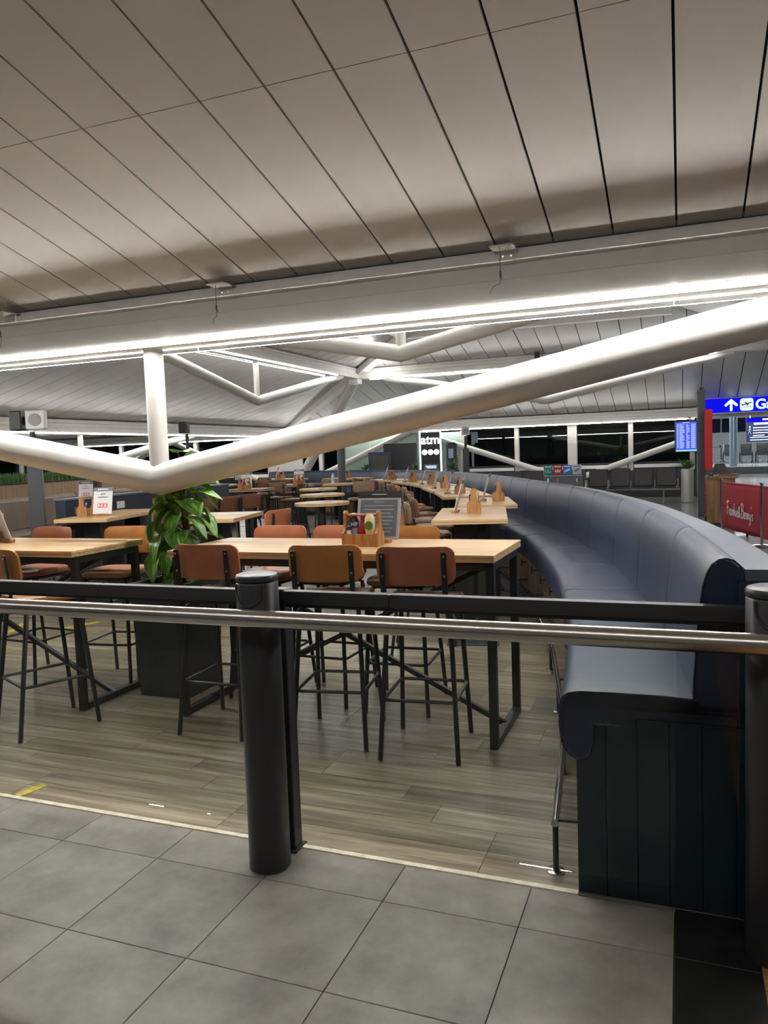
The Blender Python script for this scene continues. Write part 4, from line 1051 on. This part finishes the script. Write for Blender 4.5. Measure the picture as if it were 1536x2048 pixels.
post(-8.75, 12.32, 2.28, math.radians(30), 'grey post with a black speaker behind the truss strut', [(-.04, -.05, 1.2, 0)])
post(-5.25, 19.48, 2.17, math.radians(20), 'grey post with a white speaker right of the cash machine sign', [(0, -.07, 0, 1)])
t = thing('column', 'slim dark column rising behind the round tables', 'column', (-7.22, 15.99, 0))
B().lathe([(.095, .012), (.095, 1.95), (.08, 1.97)], 20).build('shaft', 'post_grey', t, True); B().lathe([(.15, 0), (.15, .012)], 20).build('base_plate', 'post_grey', t, True)

# ================================================================== LEFT BACKGROUND
def booth():
    t = thing('booth_sofa', 'taupe leather booth along the left side', 'sofa', (-9.2, 8.0, 0), math.radians(9))
    for i in range(7):
        y0 = i*1.15
        B().cbox(-.14, .02, y0 + .004, y0 + 1.146, .66, 1.17, .05).build('back_cushion', 'taupe', t, True); B().cbox(-.10, .50, y0 + .004, y0 + 1.146, .55, .70, .04).build('seat_cushion', 'taupe', t, True)
    B().cbox(-.15, .42, 0, 8.06, 0, .55, .004).build('base', 'black_plastic', t); B().cbox(-.30, -.14, 0, 8.06, 0, 1.10, .004).build('back_frame', 'oak_box', t)
    B().cbox(-.31, -.12, -.01, 8.07, 1.10, 1.125, .003).build('cap', 'black_plastic', t)
    square = square_table(-8.25, 9.3, 9, .7, .7, 'dark table before the taupe booth', 'brown')
    stool(-8.15, 8.6, 150, 'tan', 'orange tan stool by the taupe booth', GS)
    put_proto('menu_w', None, (-8.6, 9.4, 1.072), .5, 'small white menu on the dark table before the taupe booth', GM)
    # wooden planter boxes with a clipped hedge
    for k, (y0, y1, h) in enumerate(((0, 4.3, True), (4.62, 10.0, False))):
        p = thing('planter_box', ['pale oak planter box holding a clipped hedge at the left edge', 'pale oak planter box without hedge right of the first'][k], 'planter', (-10.75, 8.2, 0), math.radians(9), 'oak planter boxes')
        B().cbox(-.22, .22, y0, y1, 0, 1.34, .004).build('box', 'oak_box', p); B().cbox(-.235, .235, y0 - .01, y1 + .01, 1.34, 1.365, .003).build('rim', 'black_plastic', p)
        if h:
            rng = random.Random(4); q = B()
            for i in range(1500):
                x, y = rng.uniform(-.19, .19), rng.uniform(y0 + .05, y1 - .05); hh = rng.uniform(.12, .20); dx, dy = rng.uniform(-.03, .03), rng.uniform(-.03, .03); w_ = .011
                q.add([(x - w_, y - w_, 1.36), (x + w_, y + w_, 1.36), (x + dx + w_*.3, y + dy, 1.36 + hh), (x + w_, y - w_, 1.36)], [(0, 1, 2), (1, 3, 2), (3, 0, 2)])
            o = q.build('hedge', 'grass', p); o['kind'] = 'stuff'
    tag(B().cbox(-.09, .09, -.09, .09, 0, 1.40, .004).build('low_post', 'black_plastic', loc=(-11.4, 12.63, 0)), 'short black post between the two oak planter boxes', 'post')
booth()

# ================================================================== FAR SIDE: CASH MACHINE, SEATS, SIGNS
def atm():
    t = thing('cash_machine', 'tall black cash machine pylon with glowing white edges and lettering', 'cash machine', (-7.63, 23.94, 0), math.radians(18))
    B().cbox(-.31, .31, -.20, .20, 0, 2.30, .02).build('body', 'black_plastic', t)
    for sx in (-1, 1): B().cbox(sx*.335 - .025, sx*.335 + .025, -.215, .18, 0.05, 2.32, .008).build('light_edge', 'atm_white', t)
    B().cbox(-.36, .36, -.215, .18, 2.32, 2.36, .008).build('top_edge', 'atm_white', t)
    text('lettering', 'atm', .40, 'atm_white', t, (0, -.206, 2.05), ext=.004, bold=.010)
    for k in (-1, 0, 1): B().lathe([(.088, 0), (.088, .006)], 24).xf(Matrix.Translation((k*.19, -.203, 1.66)) @ Matrix.Rotation(PI/2, 4, 'X')).build('dot', 'atm_white', t)
    f = B().cbox(-.24, .24, -.34, -.18, .75, 1.27, .03).build('fascia', 'bin_body', t)
    B().cbox(-.17, .17, -.352, -.338, 1.14, 1.23, .004).build('screen', 'screen_text', f); B().cbox(-.15, -.02, -.352, -.338, .92, 1.08, .004).build('keypad', 'bin_grey', f); B().cbox(.04, .15, -.352, -.338, .98, 1.06, .004).build('card_slot', 'plastic_white', f)
    tag(B().cbox(-.55, .55, -.02, .02, 0.0, 1.98, .02).build('dark_screen_panel', 'black_plastic', loc=(-8.66, 23.9, 0), rz=math.radians(18)), 'large black blank screen left of the cash machine', 'screen')
    t2 = thing('framed_board', 'navy framed notice board left of the black screen', 'notice board', (-9.0, 22.9, 0), math.radians(18))
    B().cbox(-.36, .36, -.02, .02, .4, 1.72, .006).build('frame', 'board_navy', t2); B().cbox(-.27, .27, -.026, -.018, .5, 1.60, .003).build('panel', 'board_grey', t2)
    for sx in (-1, 1): B().cbox(sx*.3 - .025, sx*.3 + .025, -.02, .02, 0, .4, .003).build('leg', 'board_navy', t2)
    t3 = thing('green_window_panels', 'pale green panels standing in for window glass behind the cash machine and white brace', 'glass screen', (-9.45, 26.04, 0), 0)  # added opaque panels standing in for the green-tinted window glass
    for k in range(4): B().cbox(-2.28 + 1.14*k + .01, -1.14 + 1.14*k - .01, -.012, .012, 0.0, 2.34, .003).build('glass_panel', 'green_screen', t3)
    for k in range(5): B().cbox(-2.28 + 1.14*k - .02, -2.28 + 1.14*k + .02, -.03, .03, 0, 2.36, .003).build('frame_post', 'white_steel', t3)
    t4 = thing('wall_unit', 'black rounded unit right of the cash machine', 'machine', (-7.05, 24.3, 0), math.radians(18))
    B().cbox(-.22, .22, -.15, .15, 0, 1.95, .08).build('body', 'black_plastic', t4, True); B().cbox(-.08, .08, -.162, -.148, 1.45, 1.75, .01).build('window', 'screen_dim', t4)
atm()
def fern(x, y, z, r, label, seed, n=26, m='fern'):
    t = thing('potted_plant', label, 'plant', (x, y, z)); rng = random.Random(seed)
    B().lathe([(.10, -z if z < .5 else -.30), (.15, 0), (.14, .0), (.0, -.02)], 16).build('pot', 'post_grey', t, True)
    b = None
    for i in range(n):
        a = rng.uniform(0, 2*PI); e = rng.uniform(.35, 1.35); L = r*rng.uniform(.7, 1.1); q = B()
        d = Vector((math.cos(a)*math.cos(e), math.sin(a)*math.cos(e), math.sin(e))); sd = Vector((-math.sin(a), math.cos(a), 0)); w_ = .030
        pts = [d*L*k/4 + Vector((0, 0, -.22*L*(k/4)**2)) for k in range(5)]; ws = [.006, w_, w_*1.1, w_*.7, .002]
        vs = []; 
        for p, ww in zip(pts, ws): vs += [p - sd*ww, p + Vector((0, 0, -.006)), p + sd*ww]
        q.add(vs, [f for k in range(4) for f in ((3*k, 3*k+1, 3*k+4, 3*k+3), (3*k+1, 3*k+2, 3*k+5, 3*k+4))])
        q.build('leaf', m, t)
    return t
fern(-4.95, 17.2, 1.22, .34, 'spiky green plant on the ledge right of the cash machine', 1)
fern(-8.2, 19.75, 1.20, .28, 'small plant behind the banquette below the notice board', 2, 18)
fern(-6.25, 18.35, 1.22, .26, 'small plant behind the banquette under the cash machine', 3, 16)
def seats():
    y = 23.15
    t = thing('bench_seating', 'row of black leather airport seats on a steel beam under the windows', 'bench')
    x0 = -6.35
    B().cbox(x0, -.06, y - .03, y + .05, .36, .42, .006).build('beam', 'chrome', t)
    for x in (-5.9, -3.2, -.50):
        B().tube([(x, y, .38), (x, y, .03)], .022, 10).build('leg', 'chrome', t, True); B().cbox(x - .03, x + .03, y - .28, y + .28, 0, .035, .008).build('foot', 'chrome', t)
    n = 10; w_ = .62
    for i in range(n):
        cx = -.42 - i*.625
        s_ = B().cbox(cx - .27, cx + .27, y - .33, y + .16, .42, .47, .015).build('seat', 'seat_leather', t)
        bk = B().cbox(-.27, .27, -.025, .025, 0, .52, .015).xf(Matrix.Translation((cx, y + .14, .47)) @ Matrix.Rotation(math.radians(-10), 4, 'X')).build('backrest', 'seat_leather', t)
        if i not in (1,):
            for sx in (-1, 1): B().tube([(cx + sx*.30, y + .12, .44), (cx + sx*.30, y + .10, .66), (cx + sx*.30, y - .22, .67), (cx + sx*.30, y - .25, .44)], .013, 8).build('armrest', 'chrome', t, True)
seats()
def bins():
    t = thing('recycling_unit', 'grey recycling unit with four coloured signs above the banquette', 'recycling bin', (-2.75, 19.33, 0), math.radians(4))
    B().cbox(-.46, .46, -.22, .22, 0, .96, .01).build('body', 'bin_body', t)
    for k, m_ in enumerate(('bin_teal', 'bin_red', 'bin_blue', 'bin_grey')):
        x = -.345 + .23*k
        p = B().cbox(x - .108, x + .108, -.12, -.10, .985, 1.225, .012).build('sign_panel', m_, t)
        B().cbox(x - .08, x + .08, -.124, -.119, 1.175, 1.20, .001).build('sign_text', 'paper' if k < 3 else 'bin_blue', p)
        if k == 0:
            for q in range(2): B().tube([(x - .04 + .06*q + .035*math.cos(a), -.123, 1.085 + .035*math.sin(a)) for a in [PI*.5 + i*.5 for i in range(10)]], .006, 5).build('sign_icon', 'paper', p)
        elif k == 1: B().prism([(x - .06, 1.05), (x + .06, 1.05), (x + .075, 1.11), (x + .03, 1.085), (x, 1.13), (x - .03, 1.085), (x - .075, 1.11)], 0, .004).xf(Matrix(((1,0,0,0),(0,0,-1,-.119),(0,1,0,0),(0,0,0,1)))).build('sign_icon', 'paper', p)
        elif k == 2: B().bar((x - .07, -.122, 1.06), (x + .06, -.122, 1.12), .05, .05).build('sign_icon', 'paper', p)
        else: B().bar((x - .06, -.122, 1.06), (x + .05, -.122, 1.13), .012, .03).build('sign_icon', 'bin_body', p)
        B().cbox(x - .012, x + .012, -.226, -.218, .80, .90, .002).build('slot_mark', ('screen_cyan', 'red_ink', 'bin_blue', 'plastic_white')[k], t)
        B().cbox(x - .08, x + .08, -.226, -.215, .58, .70, .004).build('slot', 'black_plastic', t)
bins()
def silver_planter():
    t = thing('cylinder_planter', 'tall brushed steel cylinder planter beside the airport seats', 'planter', (.13, 23.2, 0))
    B().lathe([(.16, 0), (.165, .01), (.165, .93), (.155, .94), (.15, .90), (0, .90)], 28).build('cylinder', 'steel_bright', t, True)
    t2 = fern(.13, 23.2, .93, .48, 'dark leafy plant in the steel cylinder planter', 8, 44, 'grass')
    for c_ in list(t2.children):
        if c_.name.startswith('pot'): bpy.data.objects.remove(c_)
silver_planter()
def display():
    t = thing('flight_display', 'portrait blue flight information display hanging by the window end', 'display', (.115, 25.50, 1.387), math.radians(8))
    t.scale = (1.06, 1.06, 1.06)
    B().cbox(-.31, .31, -.03, .05, 0, .90, .008).build('case', 'black_plastic', t)
    B().cbox(-.285, .285, -.034, -.029, .02, .87, .001).build('screen', 'screen_blue', t)
    rng = random.Random(2)
    for i in range(26):
        z = .80 - i*.0275
        for x, w_, m_ in ((-.26, .05, 'screen_text'), (-.19, rng.uniform(.08, .15), 'screen_text'), (.0, rng.choice((.05, .09)), rng.choice(('screen_pink', 'screen_text', 'screen_text'))), (.13, .12, 'screen_text')):
            B().box(x, x + w_, -.0352, -.0341, z, z + .014).build('print_row', m_, t)
    B().box(-.285, .285, -.0352, -.0341, .02, .065).build('footer', 'screen_cyan', t); B().box(-.10, .1, -.0352, -.0341, .842, .86).build('title', 'screen_text', t)
    B().tube([(.12, .02, .90), (.12, .06, .97), (.12, .5, 1.02)], .02, 8).build('hanger', 'black_metal', t, True)
display()
def gate_sign():
    t = thing('gate_sign', 'blue hanging sign with white arrow, plane symbol and lettering', 'sign', (0, 25.3, 0))
    x0, x1, z0, z1 = .52, 4.2, 2.53, 2.95
    B().cbox(x0 - .05, x1, 0.02, .12, z0 - .03, z1 + .03, .008).build('case', 'plastic_white', t)
    B().cbox(x0, x1 - .05, 0.0, .03, z0, z1, .006).build('face', 'sign_blue', t)
    ax, az = 1.37, (z0 + z1)/2
    # rounded bars: build with flat capsules
    def cap(p, q, w_):
        p, q = Vector(p), Vector(q); d = (q - p).normalized(); nn = Vector((-d.y, d.x)); pts = []
        for c_, a0 in ((q, -PI/2), (p, PI/2)):
            for i in range(9):
                a = a0 + PI*i/8; pts.append(tuple(c_ + d*math.cos(a)*w_/2 + nn*math.sin(a)*w_/2))
        return pts
    Mf = Matrix(((1, 0, 0, 0), (0, 0, -1, 0), (0, 1, 0, 0), (0, 0, 0, 1)))
    k_ = B()
    for i, (p, q) in enumerate((((ax, az - .145), (ax, az + .13)), ((ax, az + .14), (ax - .145, az + .0)), ((ax, az + .14), (ax + .145, az + .0)))):
        k_.prism(cap(p, q, .075), .0 + .0005*i, .006 + .0005*i)
    k_.xf(Mf).build('arrow', 'sign_white', t)
    ix = 1.79; ic = B().prism([(x + ix, y + az) for x, y in rrect(.36, .36, .07)], 0, .006).xf(Mf).build('symbol_field', 'sign_white', t)
    pl = B().prism(cap((ix - .12, az - .02), (ix + .12, az + .05), .028), .007, .009)
    pl.prism([(ix + .03, az + .03), (ix - .05, az + .075), (ix - .075, az + .07), (ix - .01, az + .012)], .007, .0095); pl.prism([(ix - .12, az - .03), (ix - .145, az + .03), (ix - .125, az + .03), (ix - .09, az - .015)], .007, .0095); pl.prism([(ix + .02, az + .015), (ix - .01, az - .045), (ix + .012, az - .045), (ix + .06, az + .02)], .007, .0095)
    pl.prism([(ix - .13, az - .085), (ix + .13, az - .085), (ix + .13, az - .075), (ix - .13, az - .075)], .007, .0095)
    pl.xf(Mf).build('symbol_plane', 'sign_dark_blue', t)
    text('lettering', 'Gates', .40, 'sign_white', t, (2.02, -.004, az - .02), ext=.004, align='LEFT', bold=.012)
    for x in (1.0, 3.4): B().tube([(x, .07, z1), (x, .07, z1 + .35)], .02, 8).build('hanger', 'grey_steel', t, True)
gate_sign()
def right_post():
    t = thing('sign_post', 'tall dark grey post beside the red hanging sign', 'post', (.40, 18.45, 0))
    B().cbox(-.08, .08, -.08, .08, 0, 2.80, .008).build('shaft', 'post_grey', t); B().cbox(-.04, .04, -.04, .04, 2.80, 2.86, .004).build('cap', 'black_metal', t); B().cbox(-.083, .083, -.083, .083, 1.90, 1.915, .002).build('joint', 'black_metal', t)
    t2 = thing('red_sign', 'narrow red vertical box sign on the grey post', 'sign', (.535, 18.24, 0))
    B().cbox(-.075, .075, -.12, .12, 1.05, 2.36, .012).build('box', 'sign_red', t2); B().cbox(-.05, .05, .12, .145, 2.0, 2.04, .004).build('arm', 'plastic_white', t2); B().cbox(-.05, .05, .12, .145, 1.2, 1.24, .004).build('arm', 'black_metal', t2)
    t3 = thing('info_board', 'narrow red and dark notice standing beside the host stand', 'notice', (.50, 17.7, 0))
    B().cbox(-.05, .05, -.015, .015, .1, .85, .003).build('panel', 'sign_red', t3)
    for i in range(6): B().box(-.04, .04, -.0165, -.0145, .18 + .11*i, .22 + .11*i).build('print_mark', 'black_plastic', t3)
    B().cbox(-.06, .06, -.10, .10, 0, .1, .004).build('foot', 'black_metal', t3)
right_post()
def host():
    t = thing('host_stand', 'wooden host stand behind the red banner', 'host stand', (.44, 16.42, 0), math.radians(-6))
    B().cbox(.0, .50, 0, .42, .06, .94, .004).build('cabinet', 'host_wood', t); B().cbox(.03, .48, .02, .40, 0, .06, .003).build('plinth', 'black_plastic', t)
    for k in range(2): B().cbox(.02 + .23*k, .24 + .23*k, -.006, .002, .10, .92, .003).build('panel', 'host_wood', t)
    B().cbox(-.03, .56, -.04, .46, .94, .985, .005).build('top', 'host_wood', t); B().cbox(.22, .54, .02, .40, .985, 1.02, .005).build('riser', 'chestnut', t)
    t2 = thing('till_terminal', 'black till terminal on the host stand', 'terminal', (.70, 16.55, .985))
    B().add([(-.17, -.10, .04), (.17, -.10, .04), (.17, .12, .04), (-.17, .12, .04), (-.09, .0, .24), (.07, .0, .24), (.07, .08, .24), (-.09, .08, .24)], [(0,3,2,1),(4,5,6,7),(0,1,5,4),(1,2,6,5),(2,3,7,6),(3,0,4,7)]).build('body', 'black_plastic', t2)
    B().cbox(-.12, .09, -.01, .09, .24, .25, .003).build('top_edge', 'plastic_white', t2)
    t3 = thing('card_reader', 'small black card reader left on the host stand', 'card reader', (.53, 16.5, .985))
    B().cbox(-.04, .04, -.05, .05, 0, .10, .01).build('body', 'black_plastic', t3); B().cbox(-.03, .03, -.052, -.048, .04, .08, .002).build('screen', 'menu_grey', t3)
host()
# hand-drawn script for the banner: strokes in a unit box per letter
STK = {
 'F': ([[(0.10, .0), (.14, .55), (.18, 1.0)], [(-.02, .92), (.2, 1.02), (.5, 1.0)], [(.08, .52), (.25, .56), (.36, .54)]], .46),
 'r': ([[(0, .42), (.05, .0)], [(.03, .25), (.12, .42), (.22, .40)]], .24),
 'a': ([[(.27, .38), (.14, .43), (.02, .28), (.03, .06), (.15, .0), (.26, .16), (.29, .40), (.27, .10), (.34, .02)]], .37),
 'n': ([[(0, .42), (.03, .0)], [(.02, .22), (.12, .42), (.22, .36), (.22, .08), (.30, .02)]], .32),
 'k': ([[(.05, .95), (.03, .0)], [(.25, .45), (.05, .20), (.16, .22), (.30, .0)]], .32),
 'i': ([[(.05, .42), (.05, .08), (.12, .02)], [(.06, .60), (.065, .62)]], .16),
 'e': ([[(.02, .20), (.24, .26), (.18, .42), (.05, .36), (.02, .14), (.12, .0), (.28, .08)]], .31),
 '&': ([[(.34, .30), (.10, .0), (-.02, .18), (.20, .55), (.14, .75), (.04, .62), (.20, .30), (.36, .0)]], .42),
 'B': ([[(.08, .0), (.10, .5), (.14, 1.02)], [(.0, .92), (.2, 1.05), (.38, .90), (.30, .62), (.12, .54)], [(.12, .54), (.38, .50), (.42, .20), (.24, .0), (.04, .04)]], .48),
 'y': ([[(0, .42), (.03, .12), (.14, .06), (.24, .20)], [(.26, .42), (.22, .0), (.14, -.34), (.0, -.30)]], .31),
 "'": ([[(.06, 1.0), (.02, .80)]], .10),
 's': ([[(.20, .40), (.08, .42), (.03, .30), (.16, .20), (.15, .04), (.0, .02)]], .24), ' ': ([], .05)}
def script_strokes(s):
    x = 0; out = []
    for ch in s:
        st, adv = STK[ch]
        for pl in st: out.append([(x + a, b) for a, b in pl])
        x += adv
    return out, x
def banner():
    P0, P1 = Vector((.65, 14.97, 0)), Vector((1.15, 13.25, 0)); d = (P1 - P0); L = d.length; a = math.atan2(d.y, d.x)
    for k, (p, lb) in enumerate(((P0, 'chrome post at the far end of the red banner'), (P1, 'chrome post at the near end of the red banner'))):
        t = thing('stanchion', lb, 'post', p, 0, 'banner posts')
        B().tube([(0, 0, .02), (0, 0, .97)], .021, 14).build('pole', 'chrome', t, True); B().lathe([(.17, 0), (.17, .010), (.10, .022), (.03, .03)], 28).build('base', 'chrome', t, True); B().lathe([(.028, .96), (.028, .985), (.02, .99)], 14).build('cap', 'chrome', t, True)
    t = thing('barrier_banner', 'dark red fabric banner with white script lettering', 'banner', P0, a)
    # cloth with a slight belly and wavy hem
    n = 24; vs = []; fs = []
    for j in range(9):
        for i in range(n + 1):
            u = i / n; v = j / 8
            vs.append((.06 + u*(L - .12), .010*math.sin(u*9 + v) * (1 - v) + .012*math.sin(u*PI), .12 + v*.82 + .008*math.sin(u*14)*(1 - v)))
    for j in range(8):
        for i in range(n): q = j*(n+1) + i; fs.append((q, q+1, q+n+2, q+n+1))
    b = B().add(vs, fs); cl = b.build('cloth', 'banner_red', t, True); m_ = cl.modifiers.new('thickness', 'SOLIDIFY'); m_.thickness = .004
    B().tube([(.0, 0, .93), (L, 0, .93)], .013, 10).build('top_bar', 'banner_red', t, True)
    st, wd = script_strokes("Frankie & Benny's"); sc = (L * .66) / wd; b = B()
    for pl in st:
        # smooth the stroke, then a ribbon
        sm = []
        for i in range(len(pl) - 1):
            p0 = pl[max(0, i-1)]; p1 = pl[i]; p2 = pl[i+1]; p3 = pl[min(len(pl)-1, i+2)]
            for q in range(5):
                tt = q/5; sm.append(tuple(.5*((2*p1[c]) + (-p0[c]+p2[c])*tt + (2*p0[c]-5*p1[c]+4*p2[c]-p3[c])*tt*tt + (-p0[c]+3*p1[c]-3*p2[c]+p3[c])*tt**3) for c in (0, 1)))
        sm.append(pl[-1])
        if len(sm) < 2: continue
        b.tube([(L*.17 + x*sc, -.014 - .006*0, .385 + y*sc*.92 - x*.004) for x, y in sm], .0125, 6)
    b.v = [(x, -.016 + (y + .014)*.22, z) for x, y, z in b.v]
    o = b.build('lettering', 'paper', t)
    # second banner running on to the right
    Q1 = Vector((1.62, 11.6, 0)); d2 = Q1 - P1; a2 = math.atan2(d2.y, d2.x)
    t2 = thing('barrier_banner', 'second red banner running out of the right picture edge', 'banner', P1, a2)
    B().cbox(.06, d2.length - .06, -.003, .003, .12, .94, .001).build('cloth', 'banner_red', t2); B().tube([(0, 0, .93), (d2.length, 0, .93)], .013, 10).build('top_bar', 'banner_red', t2, True)
    t3 = thing('floor_sign', 'small black footed stand seen under the red banner', 'stand', (1.16, 14.6, 0))
    for sx in (-.12, .12): B().tube([(sx, 0, 0), (sx*.8, .02, .5)], .02, 8).build('leg', 'black_metal', t3)
    B().cbox(-.14, .14, 0, .03, .45, .75, .005).build('panel', 'black_plastic', t3)
banner()

def gate_room():
    """lit room beyond the end of the window wall, on a raised floor"""
    zf = .34
    fl = struct(B().box(-2, 13.5, 44, 59.5, -.01, zf).build('floor_gate', 'concourse_tile'), 'raised pale floor of the room beyond the sign')
    struct(B().box(-2, 13.5, 43.9, 44.0, 0, zf + .002).build('trim_4', 'low_wall'), 'dark riser of the raised floor')
    struct(B().box(-2, 14, 59.0, 59.2, zf, 4.2).build('wall_gate_back', 'wall_pale'), 'pale back wall of the far room')
    struct(B().box(.6, 14, 26, 59, 4.2, 4.3).build('ceiling_gate', 'roof_panel_far'), 'ceiling of the far room')
    struct(B().box(.42, .6, 26.2, 59, 0, 4.2).build('wall_gate_left', 'wall_pale'), 'side wall of the far room')
    struct(B().box(.5, 14, 27.5, 27.7, 2.75, 4.2).build('wall_gate_header', 'low_wall'), 'dark header above the far room opening')
    t = thing('ceiling_lamp', 'bright lamp strips on the far room ceiling', 'lamp')
    for k, (x, y) in enumerate(((2.2, 36), (4.5, 36), (2.2, 48), (4.5, 48), (6.5, 48))): B().box(x - .6, x + .6, y - .14, y + .14, 4.12, 4.18).build('tube', 'led_gate', t)
    tag(B().lathe([(.20, zf), (.20, 4.2)], 20, 2.60, 46.0).build('column', 'blue_grey_metal', smooth=True), 'pale blue round column in the far room', 'column')
    t = thing('glass_frontage', 'dark upper glazing band across the far room back wall', 'glazing', (0, 58.9, 0))
    for k in range(6): B().cbox(1.0 + 1.6*k, 2.5 + 1.6*k, -.03, .03, 2.35, 3.3, .005).build('pane', 'sign_dark_blue', t)
    t = thing('security_sign', 'dark blue instruction board with white walking figure and text lines', 'sign', (3.62, 50, 0))
    B().cbox(-.1, 1.7, -.03, .03, 1.62, 2.78, .01).build('board', 'sign_dark_blue', t)
    B().cbox(-.1, 1.7, -.036, -.028, 2.78, 3.0, .003).build('blue_header', 'sign_blue', t)
    B().box(.75, 1.45, -.040, -.035, 2.87, 2.95).build('print_line', 'paper', t); B().box(.3, 1.5, -.034, -.029, 2.62, 2.72).build('print_line', 'paper', t)
    for i, (x0, w_) in enumerate(((.25, 1.0), (.25, 1.3), (.25, 1.25), (.25, .6))): B().box(x0, x0 + w_, -.034, -.029, 2.42 - .15*i, 2.46 - .15*i).build('print_line', 'bin_grey', t)
    for i in range(2): B().box(.1, 1.55, -.034, -.029, 1.86 - .15*i, 1.90 - .15*i).build('print_line', 'bin_grey', t)
    w_ = B(); w_.lathe([(.045, 0), (.045, .005)], 10).xf(Matrix.Translation((.08, -.03, 2.50)) @ Matrix.Rotation(PI/2, 4, 'X'))
    for p, q in (((.08, 2.45), (.07, 2.28)), ((.07, 2.28), (.15, 2.08)), ((.07, 2.28), (-.02, 2.08)), ((.08, 2.41), (.17, 2.31)), ((.08, 2.41), (.0, 2.29))): w_.bar((p[0], -.032, p[1]), (q[0], -.032, q[1]), .03, .006)
    w_.build('walking_figure', 'paper', t)
    for sx in (.1, 1.5): B().tube([(sx, 0, 3.0), (sx, 0, 4.2)], .02, 8).build('hanger', 'grey_steel', t)
    def wheelchair(x, y, label):
        t = thing('wheelchair', label, 'wheelchair', (x, y, zf), 0, 'wheelchairs in the far room'); t.scale = (.84, .84, .95)
        B().cbox(-.34, .34, .02, .10, .48, 1.22, .03).build('backrest', 'black_plastic', t); B().cbox(-.34, .34, -.45, .05, .48, .56, .02).build('seat', 'black_plastic', t)
        for sx in (-1, 1):
            B().tube([(sx*.42, .05 + .33*math.cos(a), .36 + .33*math.sin(a)) for a in [2*PI*k/20 for k in range(20)]], .025, 6, closed=True).build('wheel', 'rubber', t, True)
            B().lathe([(.09, -.02), (.09, .02)], 14).xf(Matrix.Translation((sx*.32, -.48, .09)) @ Matrix.Rotation(PI/2, 4, 'Y')).build('caster', 'rubber', t, True)
            B().tube([(sx*.36, .12, 1.24), (sx*.36, .06, .5), (sx*.34, -.48, .45), (sx*.34, -.55, .15)], .018, 6).build('frame_tube', 'chrome', t, True)
            B().tube([(sx*.38, .0, .72), (sx*.38, -.40, .72)], .03, 6).build('armrest', 'black_plastic', t); B().tube([(sx*.36, .12, 1.22), (sx*.36, .28, 1.20)], .022, 6).build('handle', 'rubber', t)
            B().cbox(sx*.2 - .1, sx*.2 + .1, -.75, -.5, .12, .15, .005).build('footplate', 'bin_grey', t)
    wheelchair(3.72, 53, 'dark wheelchair with plain back right of the far column'); wheelchair(4.62, 53, 'dark wheelchair farther right under the instruction board'); wheelchair(2.78, 53.5, 'dark wheelchair half behind the far column')
    t = thing('luggage_trolley', 'grey luggage trolley left of the far column', 'trolley', (1.95, 52.5, zf))
    B().cbox(-.30, .30, .2, .24, .35, .85, .01).build('basket_panel', 'bin_body', t); B().cbox(-.32, .32, -.75, .25, .16, .20, .01).build('deck', 'blue_grey_metal', t); B().tube([(-.33, .28, .2), (-.33, .34, 1.02), (.33, .34, 1.02), (.33, .28, .2)], .025, 8).build('push_bar', 'black_metal', t, True)
    for sx in (-.28, .28):
        for y in (-.65, .15): B().lathe([(.08, -.02), (.08, .02)], 12).xf(Matrix.Translation((sx, y, .08)) @ Matrix.Rotation(PI/2, 4, 'Y')).build('wheel', 'rubber', t, True)
        B().tube([(sx, .34, 1.02), (sx, .34, 1.15)], .04, 8).build('grip', 'rubber', t)
gate_room()
